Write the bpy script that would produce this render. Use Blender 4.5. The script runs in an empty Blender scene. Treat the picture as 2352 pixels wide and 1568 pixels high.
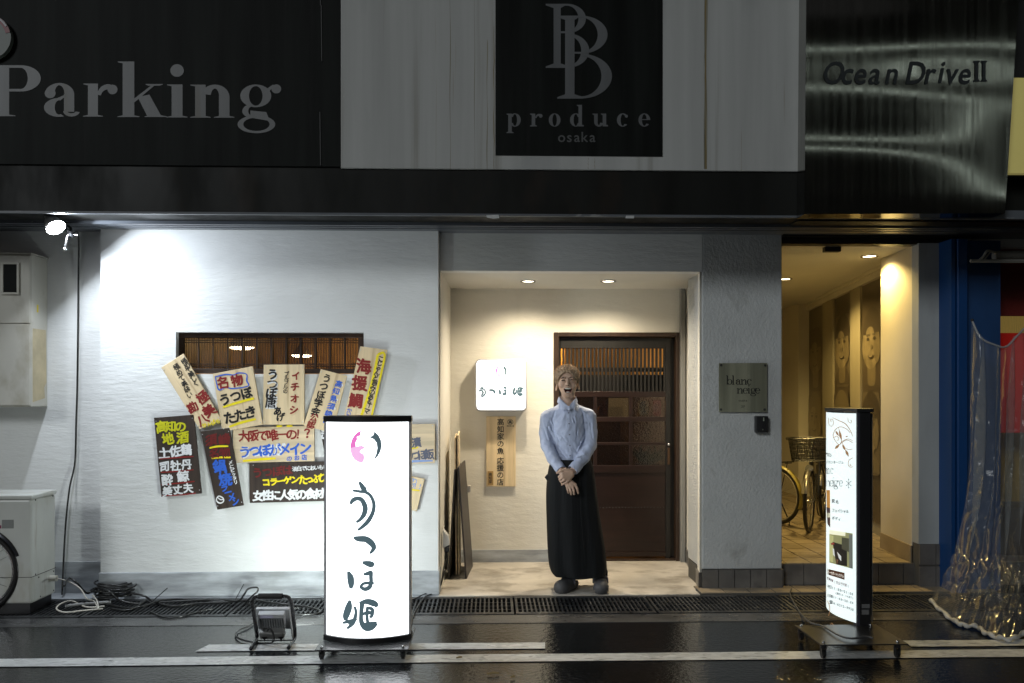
import bpy, bmesh, math, random
import numpy as np
from mathutils import Vector, Matrix
R = math.radians
SC = bpy.context.scene
COL = SC.collection
rnd = random.Random(7)

# ------------------------------------------------------------------ camera, world, light, exposure
FPX, HOR, CXP, EYE, YAW = 1829.0, 905.0, 1176.0, 1.53, R(1.55)   # focal length and horizon in a 2352 px wide frame
cd = bpy.data.cameras.new('camera'); cam = bpy.data.objects.new('camera', cd); COL.objects.link(cam)
cd.sensor_width = 36.0; cd.lens = 36.0*FPX/2352.0
cd.shift_y = (HOR-784.0)/2352.0
cd.clip_start = 0.05; cd.clip_end = 300
cam.location = (0, 0, EYE); cam.rotation_euler = (R(90), 0, -YAW)
SC.camera = cam

wd = bpy.data.worlds.new('World'); SC.world = wd; wd.use_nodes = True
wn = wd.node_tree; bg = wn.nodes['Background']
sky = wn.nodes.new('ShaderNodeTexSky'); sky.sky_type = 'NISHITA'; sky.sun_disc = False
sky.sun_elevation = R(1.0); sky.sun_rotation = R(160); sky.air_density = 1.0; sky.dust_density = 3.0
hsv = wn.nodes.new('ShaderNodeHueSaturation'); hsv.inputs['Saturation'].default_value = 0.25
wn.links.new(sky.outputs[0], hsv.inputs['Color']); wn.links.new(hsv.outputs[0], bg.inputs[0])
bg.inputs[1].default_value = 0.03
sd = bpy.data.lights.new('street_glow', 'SUN'); sd.energy = 0.76; sd.angle = R(14); sd.color = (0.93, 0.98, 1.0)
so = bpy.data.objects.new('street_glow', sd); COL.objects.link(so)
so.rotation_euler = (R(66), 0, R(-36)); so.location = (0, -6, 8)
vs = SC.view_settings
vs.view_transform = 'Standard'; vs.look = 'None'; vs.exposure = 0.2; vs.gamma = 1.0; vs.use_curve_mapping = False
SC.cycles.max_bounces = 6; SC.cycles.diffuse_bounces = 3; SC.cycles.glossy_bounces = 3
SC.cycles.transparent_max_bounces = 12; SC.cycles.sample_clamp_indirect = 4.0
SC.cycles.use_denoising = True

SPSI, CPSI = math.sin(YAW), math.cos(YAW)
def ray(px, py):
    a = (px-CXP)/FPX; b = (HOR-py)/FPX
    return SPSI+a*CPSI, CPSI-a*SPSI, b
def W(px, py, Y):            # the point of the vertical plane at depth Y seen at a place of the photograph
    dx, dy, b = ray(px, py); t = Y/dy
    return Vector((t*dx, Y, EYE+t*b))
def G(px, py, z=0.0):        # the same on a horizontal plane
    dx, dy, b = ray(px, py); t = (z-EYE)/b
    return Vector((t*dx, t*dy, z))
def WX(px, Y): return W(px, HOR, Y).x
def WZ(py, Y, px=1176): return W(px, py, Y).z

# ------------------------------------------------------------------ materials
MATS = {}
def mat(name, col=(0.5, 0.5, 0.5), rough=0.5, metal=0.0, spec=0.5, emit=0.0, ecol=None, var=None, bump=None, bump2=None,
        stain=None, rvar=None, coat=0.0, aniso=0.0, alpha=1.0, sheen=0.0):
    """var=(scale,(sx,sy,sz),amount)  bump=(scale,(sx,sy,sz),strength,dist)  stain=(scale,(sx,sy,sz),lo,hi,colour,mix)"""
    if name in MATS: return MATS[name]
    m = bpy.data.materials.new(name); m.use_nodes = True; MATS[name] = m
    nt = m.node_tree; N = nt.nodes; L = nt.links
    b = N['Principled BSDF']
    b.inputs['Base Color'].default_value = (*col, 1); b.inputs['Roughness'].default_value = rough
    b.inputs['Metallic'].default_value = metal; b.inputs['Specular IOR Level'].default_value = spec
    b.inputs['Coat Weight'].default_value = coat; b.inputs['Coat Roughness'].default_value = 0.08
    b.inputs['Anisotropic'].default_value = aniso; b.inputs['Alpha'].default_value = alpha
    b.inputs['Sheen Weight'].default_value = sheen
    if emit:
        b.inputs['Emission Color'].default_value = (*(ecol or col), 1); b.inputs['Emission Strength'].default_value = emit
    tc = None
    def noise(scale, stretch, detail=4.0, rough_=0.55):
        nonlocal tc
        if tc is None: tc = N.new('ShaderNodeTexCoord')
        mp = N.new('ShaderNodeMapping'); mp.inputs['Scale'].default_value = stretch
        mp.inputs['Location'].default_value = (rnd.random()*9, rnd.random()*9, rnd.random()*9)
        nz = N.new('ShaderNodeTexNoise'); nz.inputs['Scale'].default_value = scale; nz.inputs['Detail'].default_value = detail
        nz.inputs['Roughness'].default_value = rough_
        L.new(tc.outputs['Object'], mp.inputs[0]); L.new(mp.outputs[0], nz.inputs['Vector']); return nz
    cur = None
    if var:
        nz = noise(var[0], var[1]); r = N.new('ShaderNodeMapRange')
        r.inputs[1].default_value = 0.3; r.inputs[2].default_value = 0.7
        r.inputs[3].default_value = 1-var[2]; r.inputs[4].default_value = 1+var[2]
        L.new(nz.outputs['Fac'], r.inputs[0])
        mx = N.new('ShaderNodeMix'); mx.data_type = 'RGBA'; mx.blend_type = 'MULTIPLY'; mx.inputs[0].default_value = 1
        mx.inputs[6].default_value = (*col, 1); L.new(r.outputs[0], mx.inputs[7]); cur = mx.outputs[2]
    for st in ([stain] if stain and not isinstance(stain, list) else (stain or [])):
        nz = noise(st[0], st[1]); r = N.new('ShaderNodeMapRange')
        r.inputs[1].default_value = st[2]; r.inputs[2].default_value = st[3]; r.inputs[3].default_value = 0; r.inputs[4].default_value = st[5]
        L.new(nz.outputs['Fac'], r.inputs[0])
        mx = N.new('ShaderNodeMix'); mx.data_type = 'RGBA'
        L.new(r.outputs[0], mx.inputs[0]); mx.inputs[7].default_value = (*st[4], 1)
        if cur is None: mx.inputs[6].default_value = (*col, 1)
        else: L.new(cur, mx.inputs[6])
        cur = mx.outputs[2]
    if cur is not None: L.new(cur, b.inputs['Base Color'])
    if rvar:
        nz = noise(rvar[0], rvar[1]); r = N.new('ShaderNodeMapRange')
        r.inputs[1].default_value = 0.35; r.inputs[2].default_value = 0.65; r.inputs[3].default_value = rvar[2]; r.inputs[4].default_value = rvar[3]
        L.new(nz.outputs['Fac'], r.inputs[0]); L.new(r.outputs[0], b.inputs['Roughness'])
    prev = None
    for bp in (bump, bump2):
        if not bp: continue
        nz = noise(bp[0], bp[1], bp[4] if len(bp) > 4 else 6.0, 0.6); bn = N.new('ShaderNodeBump')
        bn.inputs['Strength'].default_value = bp[2]; bn.inputs['Distance'].default_value = bp[3]
        L.new(nz.outputs['Fac'], bn.inputs['Height'])
        if prev is not None: L.new(prev, bn.inputs['Normal'])
        prev = bn.outputs[0]
    if prev is not None: L.new(prev, b.inputs['Normal'])
    return m
def glass_mat(name, tint=(1, 1, 1), fac=0.12, rough=0.02, bump=None, k=1.0, milk=0.0):
    if name in MATS: return MATS[name]
    m = bpy.data.materials.new(name); m.use_nodes = True; MATS[name] = m
    nt = m.node_tree; N = nt.nodes; L = nt.links; N.remove(N['Principled BSDF'])
    t = N.new('ShaderNodeBsdfTransparent'); t.inputs[0].default_value = (*tint, 1)
    g = N.new('ShaderNodeBsdfGlossy'); g.inputs['Roughness'].default_value = rough
    fr = N.new('ShaderNodeFresnel'); fr.inputs[0].default_value = 1.5
    mp = N.new('ShaderNodeMath'); mp.operation = 'MULTIPLY_ADD'; mp.inputs[1].default_value = k; mp.inputs[2].default_value = fac; mp.use_clamp = True
    mx = N.new('ShaderNodeMixShader'); L.new(fr.outputs[0], mp.inputs[0]); L.new(mp.outputs[0], mx.inputs[0])
    if milk:
        df = N.new('ShaderNodeBsdfDiffuse'); df.inputs[0].default_value = (.55, .56, .55, 1); m2 = N.new('ShaderNodeMixShader'); m2.inputs[0].default_value = milk
        L.new(t.outputs[0], m2.inputs[1]); L.new(df.outputs[0], m2.inputs[2]); L.new(m2.outputs[0], mx.inputs[1])
    else: L.new(t.outputs[0], mx.inputs[1])
    L.new(g.outputs[0], mx.inputs[2]); L.new(mx.outputs[0], N['Material Output'].inputs[0])
    if bump:
        tc = N.new('ShaderNodeTexCoord'); nz = N.new('ShaderNodeTexNoise'); nz.inputs['Scale'].default_value = bump[0]
        mpp = N.new('ShaderNodeMapping'); mpp.inputs['Scale'].default_value = bump[1]
        L.new(tc.outputs['Object'], mpp.inputs[0]); L.new(mpp.outputs[0], nz.inputs['Vector'])
        bn = N.new('ShaderNodeBump'); bn.inputs['Strength'].default_value = bump[2]; bn.inputs['Distance'].default_value = bump[3]
        L.new(nz.outputs['Fac'], bn.inputs['Height']); L.new(bn.outputs[0], g.inputs['Normal']); L.new(bn.outputs[0], fr.inputs['Normal'])
    return m

PLASTER = mat('white_plaster', (0.72, 0.73, 0.72), 0.85, var=(1.6, (1, 1, 1), 0.05), bump=(4, (1, 1, 3.0), 0.28, 0.02), bump2=(20, (0.55, 1, 2.4), 0.42, 0.008),
              stain=(3, (1, 1, .5), .62, .8, (.5, .5, .47), .3))
ENTRY = mat('entrance_plaster', (0.76, 0.73, 0.65), 0.85, var=(1.5, (1, 1, 1), 0.06), bump=(6, (1, 1, 3), 0.35, 0.014), bump2=(30, (1, 1, 2), 0.22, 0.004),
            stain=(2.2, (1, 1, .5), .6, .8, (.48, .45, .38), .3))
SMOOTHW = mat('hall_plaster', (0.62, 0.58, 0.50), 0.8, var=(2, (1, 1, 1), 0.05), bump=(40, (1, 1, 1), 0.2, 0.004))
CEIL = mat('ceiling_paint', (0.68, 0.66, 0.60), 0.85, var=(2, (1, 1, 1), 0.05), bump=(30, (1, 1, 1), 0.15, 0.003))
ROUGHC = mat('stucco_grey', (0.45, 0.46, 0.455), 0.9, var=(3, (1, 1, 1), 0.06), bump=(55, (1, 1, 0.8), 0.6, 0.012), bump2=(9, (1, 1, 1), 0.12, 0.02),
             stain=(5, (1, 1, .6), .62, .75, (.22, .21, .19), .5))
GREYR = mat('grey_render', (0.33, 0.345, 0.345), 0.85, var=(2, (1, 1, .4), 0.1), bump=(50, (1, 1, 1), 0.25, 0.004), stain=(4, (1, 1, .3), .6, .8, (.2, .2, .19), .5))
PLINTH = mat('bare_cement', (0.36, 0.38, 0.40), 0.8, var=(5, (.5, 1, 2.5), 0.40), bump=(30, (.5, 1, 2), 0.3, 0.006), stain=(4, (.6, 1, 1.5), .55, .72, (.2, .21, .2), .6))
FASCIA = mat('dark_fascia', (0.0085, 0.009, 0.008), 0.5, spec=0.2, var=(2.5, (1.5, 1, .25), 0.35), stain=(5, (1, 1, .4), .55, .7, (.016, .012, .009), .7), rvar=(3, (1, 1, .3), .4, .7))
DARKMETAL = mat('dark_painted_steel', (0.045, 0.05, 0.055), 0.35, spec=0.5, var=(8, (1, 1, 1), 0.3), stain=(14, (1, 1, 1), .66, .7, (.25, .25, .25), .7))
SOFFIT = mat('soffit_steel', (0.10, 0.11, 0.125), 0.3, spec=0.5, var=(5, (.3, 1, 1), 0.25), stain=(16, (.4, 1, 1), .66, .71, (.3, .3, .3), .6))
SIGNBLK = mat('black_sign_panel', (0.0065, 0.0078, 0.007), 0.6, spec=0.12, var=(9, (1.2, 1, .08), 0.5), stain=(12, (1.3, 1, .05), .6, .75, (.014, .014, .014), .7))
SIGNGREY = mat('grey_lettering', (0.13, 0.133, 0.136), 0.5, var=(9, (1, 1, .1), 0.15), stain=(7, (1, 1, .06), .6, .75, (.10, .09, .065), .8))
SIGNWHT = mat('weathered_white_panel', (0.39, 0.395, 0.385), 0.55, spec=0.3, var=(8, (1.0, 1, .05), 0.10),
              stain=[(7, (1.2, 1, .03), .60, .72, (.21, .20, .165), .6), (22, (1.2, 1, .02), .70, .76, (.20, .15, .06), .55), (3, (.6, 1, .2), .6, .75, (.24, .25, .255), .6)])
ASPHALT = mat('wet_asphalt', (0.010, 0.0112, 0.0125), 0.2, spec=0.5, var=(90, (1, 1, 1), 0.9), rvar=(1.1, (.7, 2.2, 1), 0.02, 0.10), bump=(230, (1, 1, 1), 0.22, 0.002), bump2=(30, (1, 1.3, 1), 0.45, 0.006, 2.0))
PAINTW = mat('worn_white_road_paint', (0.56, 0.57, 0.56), 0.4, var=(14, (1, 2, 1), 0.2), rvar=(3, (1, 2, 1), 0.2, 0.5), stain=(22, (.6, 2, 1), .58, .68, (.09, .09, .09), .7), bump=(150, (1, 1, 1), 0.15, 0.003))
GUTTER = mat('wet_gutter_concrete', (0.06, 0.06, 0.06), 0.25, var=(6, (1, 2, 1), 0.4), rvar=(2, (1, 2, 1), 0.12, 0.45), bump=(50, (1, 1, 1), 0.2, 0.004))
FLOORC = mat('entrance_concrete', (0.50, 0.46, 0.40), 0.6, var=(3, (1, 1, 1), 0.22), bump=(60, (1, 1, 1), 0.15, 0.003), stain=(3.5, (1, 1.5, 1), .54, .68, (.22, .19, .15), .7), rvar=(3, (1, 1, 1), .35, .75))
IRON = mat('cast_iron', (0.05, 0.052, 0.055), 0.42, metal=0.55, var=(18, (1, 1, 1), 0.35), rvar=(9, (1, 1, 1), .25, .6))
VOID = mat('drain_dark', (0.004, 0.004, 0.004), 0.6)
WOODD = mat('dark_stained_wood', (0.034, 0.018, 0.010), 0.42, var=(10, (2, 2, .12), 0.4), bump=(40, (2, 2, .1), 0.15, 0.003))
WOODR = mat('red_brown_wood', (0.015, 0.0058, 0.0038), 0.38, var=(10, (.2, 2, 2), 0.35))
WOODBLK = mat('blackened_wood', (0.0085, 0.0072, 0.006), 0.5, var=(12, (2, 2, .15), 0.4))
WOODL = mat('pale_cedar', (0.72, 0.57, 0.35), 0.6, var=(7, (3, 1, .25), 0.16), stain=(9, (4, 1, .15), .56, .7, (.42, .28, .14), .5))
WOODL2 = mat('pale_cedar_crossways', (0.72, 0.58, 0.38), 0.6, var=(7, (.25, 1, 3), 0.16), stain=(9, (.15, 1, 4), .56, .7, (.44, .31, .17), .5))
WOODB = mat('dark_board', (0.040, 0.026, 0.019), 0.5, var=(8, (4, 1, .2), 0.4), stain=(9, (4, 1, .12), .55, .7, (.02, .013, .01), .6))
BLACKP = mat('black_plastic', (0.012, 0.012, 0.013), 0.35)
RUBBER = mat('rubber', (0.012, 0.012, 0.012), 0.34)
BLACKGL = mat('black_gloss_paint', (0.010, 0.010, 0.012), 0.12, coat=0.3, bump=(75, (1, 1, 1), 1.0, .008))
CHROME = mat('bright_metal', (0.6, 0.6, 0.6), 0.2, metal=1.0)
ALU = mat('satin_aluminium', (0.55, 0.56, 0.57), 0.36, metal=0.6, var=(10, (1, 1, 1), .08))
CREAM = mat('weathered_cream_enamel', (0.47, 0.455, 0.40), 0.42, var=(3, (1, 1, .5), 0.1), stain=(4.5, (1, 1, .7), .56, .7, (.30, .27, .2), .6))
CREAMW = mat('off_white_enamel', (0.52, 0.53, 0.50), 0.35, var=(3, (1, 1, .5), 0.1), stain=[(5, (1, 1, .35), .56, .72, (.34, .31, .22), .6), (9, (1, 1, .12), .66, .74, (.20, .13, .07), .5)])
WHITEP = mat('white_plastic', (0.7, 0.7, 0.68), 0.35)
def paint(name, c): return mat('paint_'+name, c, 0.5, var=(30, (1, 1, 1), .08))
INK_K = paint('ink_black', (0.012, 0.011, 0.010)); INK_R = paint('ink_red', (0.26, 0.016, 0.014)); INK_DR = paint('ink_dark_red', (0.15, 0.012, 0.010))
INK_B = paint('ink_blue', (0.030, 0.13, 0.62)); INK_Y = paint('ink_yellow', (0.86, 0.70, 0.01)); INK_W = paint('ink_white', (0.78, 0.79, 0.80))
INK_YG = paint('ink_lime', (0.62, 0.60, 0.01)); INK_GB = paint('ink_slate', (0.10, 0.11, 0.16)); INK_LB = paint('ink_pale_blue', (0.25, 0.36, 0.66))

# ------------------------------------------------------------------ mesh building
WLOC = {}
class MB:
    def __init__(s): s.v = []; s.f = []; s.k = []; s.cur = 0; s.lay = 0; s.fat = 0.0
    def add(s, vs_, fs):
        n = len(s.v); s.v += [tuple(p) for p in vs_]
        for f in fs: s.f.append(tuple(i+n for i in f)); s.k.append(s.cur)
        return s
    def box(s, x0, x1, y0, y1, z0, z1):
        x0, x1 = min(x0, x1), max(x0, x1); y0, y1 = min(y0, y1), max(y0, y1); z0, z1 = min(z0, z1), max(z0, z1)
        return s.add([(x0, y0, z0), (x1, y0, z0), (x1, y1, z0), (x0, y1, z0), (x0, y0, z1), (x1, y0, z1), (x1, y1, z1), (x0, y1, z1)],
                     [(0, 3, 2, 1), (4, 5, 6, 7), (0, 1, 5, 4), (1, 2, 6, 5), (2, 3, 7, 6), (3, 0, 4, 7)])
    def poly(s, pts): return s.add(pts, [tuple(range(len(pts)))])
    def grid(s, fn, nu, nv):       # fn(u,v) in 0..1
        P = [fn(i/nu, j/nv) for j in range(nv+1) for i in range(nu+1)]
        return s.add(P, [(j*(nu+1)+i, j*(nu+1)+i+1, (j+1)*(nu+1)+i+1, (j+1)*(nu+1)+i) for j in range(nv) for i in range(nu)])
    def prism(s, pts, d):          # closed outline of points extruded by the vector d
        n = len(pts); d = Vector(d); A = [Vector(p) for p in pts]; B = [p+d for p in A]
        return s.add(A+B, [tuple(range(n)), tuple(range(2*n-1, n-1, -1))]+[(i, n+i, n+(i+1) % n, (i+1) % n) for i in range(n)])
    def tube(s, pts, r, n=8, closed=False, cap=True):
        P = [Vector(p) for p in pts]; m = len(P); rr = r if isinstance(r, (list, tuple)) else [r]*m
        ref = None; rings = []
        for i in range(m):
            if closed: t = P[(i+1) % m]-P[i-1]
            else: t = P[min(i+1, m-1)]-P[max(i-1, 0)]
            if t.length < 1e-9: t = Vector((0, 0, 1))
            t.normalize()
            if ref is None:
                ref = Vector((0, 0, 1)) if abs(t.z) < 0.9 else Vector((1, 0, 0))
            a = ref-t*ref.dot(t)
            if a.length < 1e-6: a = t.orthogonal()
            a.normalize(); b = t.cross(a); ref = a
            rings.append([P[i]+(a*math.cos(2*math.pi*k/n)+b*math.sin(2*math.pi*k/n))*rr[i] for k in range(n)])
        V = [p for q in rings for p in q]; F = []
        for i in range(m if closed else m-1):
            j = (i+1) % m
            for k in range(n): F.append((i*n+k, i*n+(k+1) % n, j*n+(k+1) % n, j*n+k))
        if cap and not closed: F += [tuple(range(n-1, -1, -1)), tuple(range((m-1)*n, m*n))]
        return s.add(V, F)
    def cyl(s, p0, p1, r0, r1=None, n=16): return s.tube([p0, p1], [r0, r0 if r1 is None else r1], n)
    def ell(s, c, r, nu=14, nv=9, M=None):
        V = []; F = []
        for j in range(nv+1):
            th = math.pi*j/nv
            for i in range(nu):
                ph = 2*math.pi*i/nu; p = Vector((r[0]*math.sin(th)*math.cos(ph), r[1]*math.sin(th)*math.sin(ph), r[2]*math.cos(th)))
                if M: p = M @ p
                V.append(Vector(c)+p)
        for j in range(nv):
            for i in range(nu): F.append((j*nu+i, (j+1)*nu+i, (j+1)*nu+(i+1) % nu, j*nu+(i+1) % nu))
        return s.add(V, F)
    def lathe(s, c, prof, n=20, M=None):     # prof: (r,z)
        V = []; F = []
        for r_, z_ in prof:
            for i in range(n):
                p = Vector((r_*math.cos(2*math.pi*i/n), r_*math.sin(2*math.pi*i/n), z_))
                if M: p = M @ p
                V.append(Vector(c)+p)
        for j in range(len(prof)-1):
            for i in range(n): F.append((j*n+i, j*n+(i+1) % n, (j+1)*n+(i+1) % n, (j+1)*n+i))
        return s.add(V, F)
    def build(s, name, m, parent=None, origin=None, smooth=False, bevel=0.0, seg=2):
        me = bpy.data.meshes.new(name); o = bpy.data.objects.new(name, me); COL.objects.link(o)
        if parent is not None:
            base = WLOC[parent.name]; loc = Vector((0, 0, 0)) if origin is None else Vector(origin)-base
        else:
            if origin is None:
                A = np.array(s.v, float); origin = ((A[:, 0].min()+A[:, 0].max())/2, (A[:, 1].min()+A[:, 1].max())/2, A[:, 2].min())
            base = Vector((0, 0, 0)); loc = Vector(origin)
        me.from_pydata([tuple(Vector(p)-base-loc) for p in s.v], [], s.f)
        ms = m if isinstance(m, list) else [m]
        for q in ms: me.materials.append(q)
        if len(ms) > 1: me.polygons.foreach_set('material_index', s.k)
        if bevel:
            bm = bmesh.new(); bm.from_mesh(me); bmesh.ops.remove_doubles(bm, verts=bm.verts, dist=1e-6)
            ed = [e for e in bm.edges if len(e.link_faces) == 2 and e.calc_face_angle(0) > R(35)]
            bmesh.ops.bevel(bm, geom=ed, offset=bevel, offset_type='OFFSET', segments=seg, profile=0.5, affect='EDGES', clamp_overlap=True)
            bm.to_mesh(me); bm.free()
        if smooth:
            me.polygons.foreach_set('use_smooth', [True]*len(me.polygons))
            if smooth != 'all': me.set_sharp_from_angle(angle=R(40))
        if parent is not None: o.parent = parent; o.location = loc
        else: o.location = loc
        WLOC[o.name] = base+loc
        return o
def thing(name, label, cat, loc, group=None):
    o = bpy.data.objects.new(name, None); COL.objects.link(o); o.location = loc; o.empty_display_size = 0.2
    o['label'] = label; o['category'] = cat
    if group: o['group'] = group
    WLOC[o.name] = Vector(loc); return o
def tag(o, label, cat, group=None):
    o['label'] = label; o['category'] = cat
    if group: o['group'] = group
    return o
def struct(o, kind='structure'): o['kind'] = kind; return o
def copy_tree(o, parent=None):
    c = o.copy(); COL.objects.link(c)
    if parent is not None: c.parent = parent; c.matrix_parent_inverse = o.matrix_parent_inverse.copy()
    for ch in list(o.children): copy_tree(ch, c)
    return c
def lamp(name, kind, loc, energy, color, parent=None, **kw):
    l = bpy.data.lights.new(name, kind); l.energy = energy; l.color = color
    for k, v in kw.items(): setattr(l, k, v)
    o = bpy.data.objects.new(name, l); COL.objects.link(o)
    if parent is not None: o.parent = parent; o.location = Vector(loc)-WLOC[parent.name]
    else: o.location = loc
    return o
def spline(pts, n=8, closed=False):
    P = [Vector(p) for p in pts]; m = len(P); out = []
    rng = range(m if closed else m-1)
    for i in rng:
        if closed: a, b, c, d = P[i-1], P[i], P[(i+1) % m], P[(i+2) % m]
        else: a, b, c, d = P[max(i-1, 0)], P[i], P[i+1], P[min(i+2, m-1)]
        for k in range(n):
            t = k/n
            out.append(0.5*((2*b)+(c-a)*t+(2*a-5*b+4*c-d)*t*t+(3*b-a-3*c+d)*t**3))
    if not closed: out.append(P[-1])
    return out

# ------------------------------------------------------------------ writing
_G = {}
def glyph(ch):
    key = ch
    if key in _G: return _G[key]
    c = bpy.data.curves.new('glyph', 'FONT'); c.body = ch; c.resolution_u = 3
    o = bpy.data.objects.new('glyph', c); COL.objects.link(o)
    me = bpy.data.meshes.new_from_object(o.evaluated_get(bpy.context.evaluated_depsgraph_get()))
    V = [(v.co.x, v.co.y) for v in me.vertices]; F = [tuple(p.vertices) for p in me.polygons]
    good = []
    for f in F:
        a = sum(V[f[i]][0]*V[f[(i+1) % len(f)]][1]-V[f[(i+1) % len(f)]][0]*V[f[i]][1] for i in range(len(f)))
        good.append(f if a > 0 else tuple(reversed(f)))
    bpy.data.objects.remove(o); bpy.data.curves.remove(c); bpy.data.meshes.remove(me)
    _G[key] = (V, good); return _G[key]
CAMP = Vector((0, 0, EYE))
def proud(mb, pts):        # every stroke of paint lies a hair above the one before
    mb.lay = (mb.lay+1) % 14; e = 0.0001*mb.lay
    return [p+(CAMP-p).normalized()*e for p in pts]
def put(mb, ch, cx, cy, size, P, rot=0.0, bold=0.02, sx=1.0, hand=0.0, shear=0.0):
    """one character centred on photo point (cx,cy), size in photo px, through the mapper P(px,py)->3D; rot clockwise in the picture"""
    if ch in ' 　': return
    V, F = glyph(ch)
    if not V: return
    bold = bold*0.80
    sh = [(0, 0)] if bold < .008 else [(-bold, 0), (bold, 0), (0, -bold), (0, bold)] if bold < .028 else [(bold*math.cos(a_*math.pi/3), bold*math.sin(a_*math.pi/3)) for a_ in range(6)]
    full = ord(ch) > 0x2000
    if full: ox, oy = 0.5, 0.38
    else:
        xs = [p[0] for p in V]; ox = (min(xs)+max(xs))/2; oy = 0.36
    c, s_ = math.cos(rot), math.sin(rot)
    p1, p2, p3 = rnd.random()*6, rnd.random()*6, rnd.random()*6
    for bx_, by_ in sh:
        out = []
        for x, y in V:
            u, v = (x-ox)*sx, (y-oy); u += shear*v
            if hand:
                du = hand*math.sin(5.1*v+p1)+0.5*hand*math.sin(11*u+p2); dv = hand*math.sin(4.3*u+p3)+hand*0.9*u+0.5*hand*math.sin(9*v+p1)
                u, v = u+du, v+dv
            u = (u+bx_)*size; v = -(v+by_)*size
            out.append(P(cx+u*c-v*s_, cy+u*s_+v*c))
        mb.add(proud(mb, out), F)
def line(mb, txt, a, b, size, P, rot=None, **kw):
    """characters spread from centre a to centre b (photo points)"""
    n = len(txt)
    for i, ch in enumerate(txt):
        t = i/(n-1) if n > 1 else 0.0
        put(mb, ch, a[0]+(b[0]-a[0])*t, a[1]+(b[1]-a[1])*t, size*(1+(kw.get('hand', 0)*1.5)*(rnd.random()-.5)), P,
            rot=(rot or 0.0)+kw.get('hand', 0)*1.2*(rnd.random()-.5), **kw)
def brush(mb, pts, P, n=7):
    """a brush stroke: photo points with a width each"""
    Q = spline([(p[0], p[1], p[2]) for p in pts], n)
    L_ = []; R_ = []
    for i, q in enumerate(Q):
        t = Q[min(i+1, len(Q)-1)]-Q[max(i-1, 0)]; t.z = 0
        if t.length < 1e-9: t = Vector((1, 0, 0))
        t.normalize(); w = max(q.z, 0.3)/2+mb.fat
        L_.append((q.x+t.y*w, q.y-t.x*w)); R_.append((q.x-t.y*w, q.y+t.x*w))
    V = [P(*p) for p in L_]+[P(*p) for p in R_]; m = len(Q)
    mb.add(proud(mb, V), [(i, m+i, m+i+1, i+1) for i in range(m-1)])
def ringp(mb, cx, cy, rx, ry, a0, a1, wx, wy, P, n=28, y_up=True):
    V = []
    for i in range(n+1):
        a = R(a0+(a1-a0)*i/n); c, s_ = math.cos(a), math.sin(a)
        V.append(P(cx+rx*c, cy+ry*s_)); V.append(P(cx+(rx-wx)*c, cy+(ry-wy)*s_))
    mb.add(V, [(2*i, 2*i+2, 2*i+3, 2*i+1) for i in range(n)])
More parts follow.
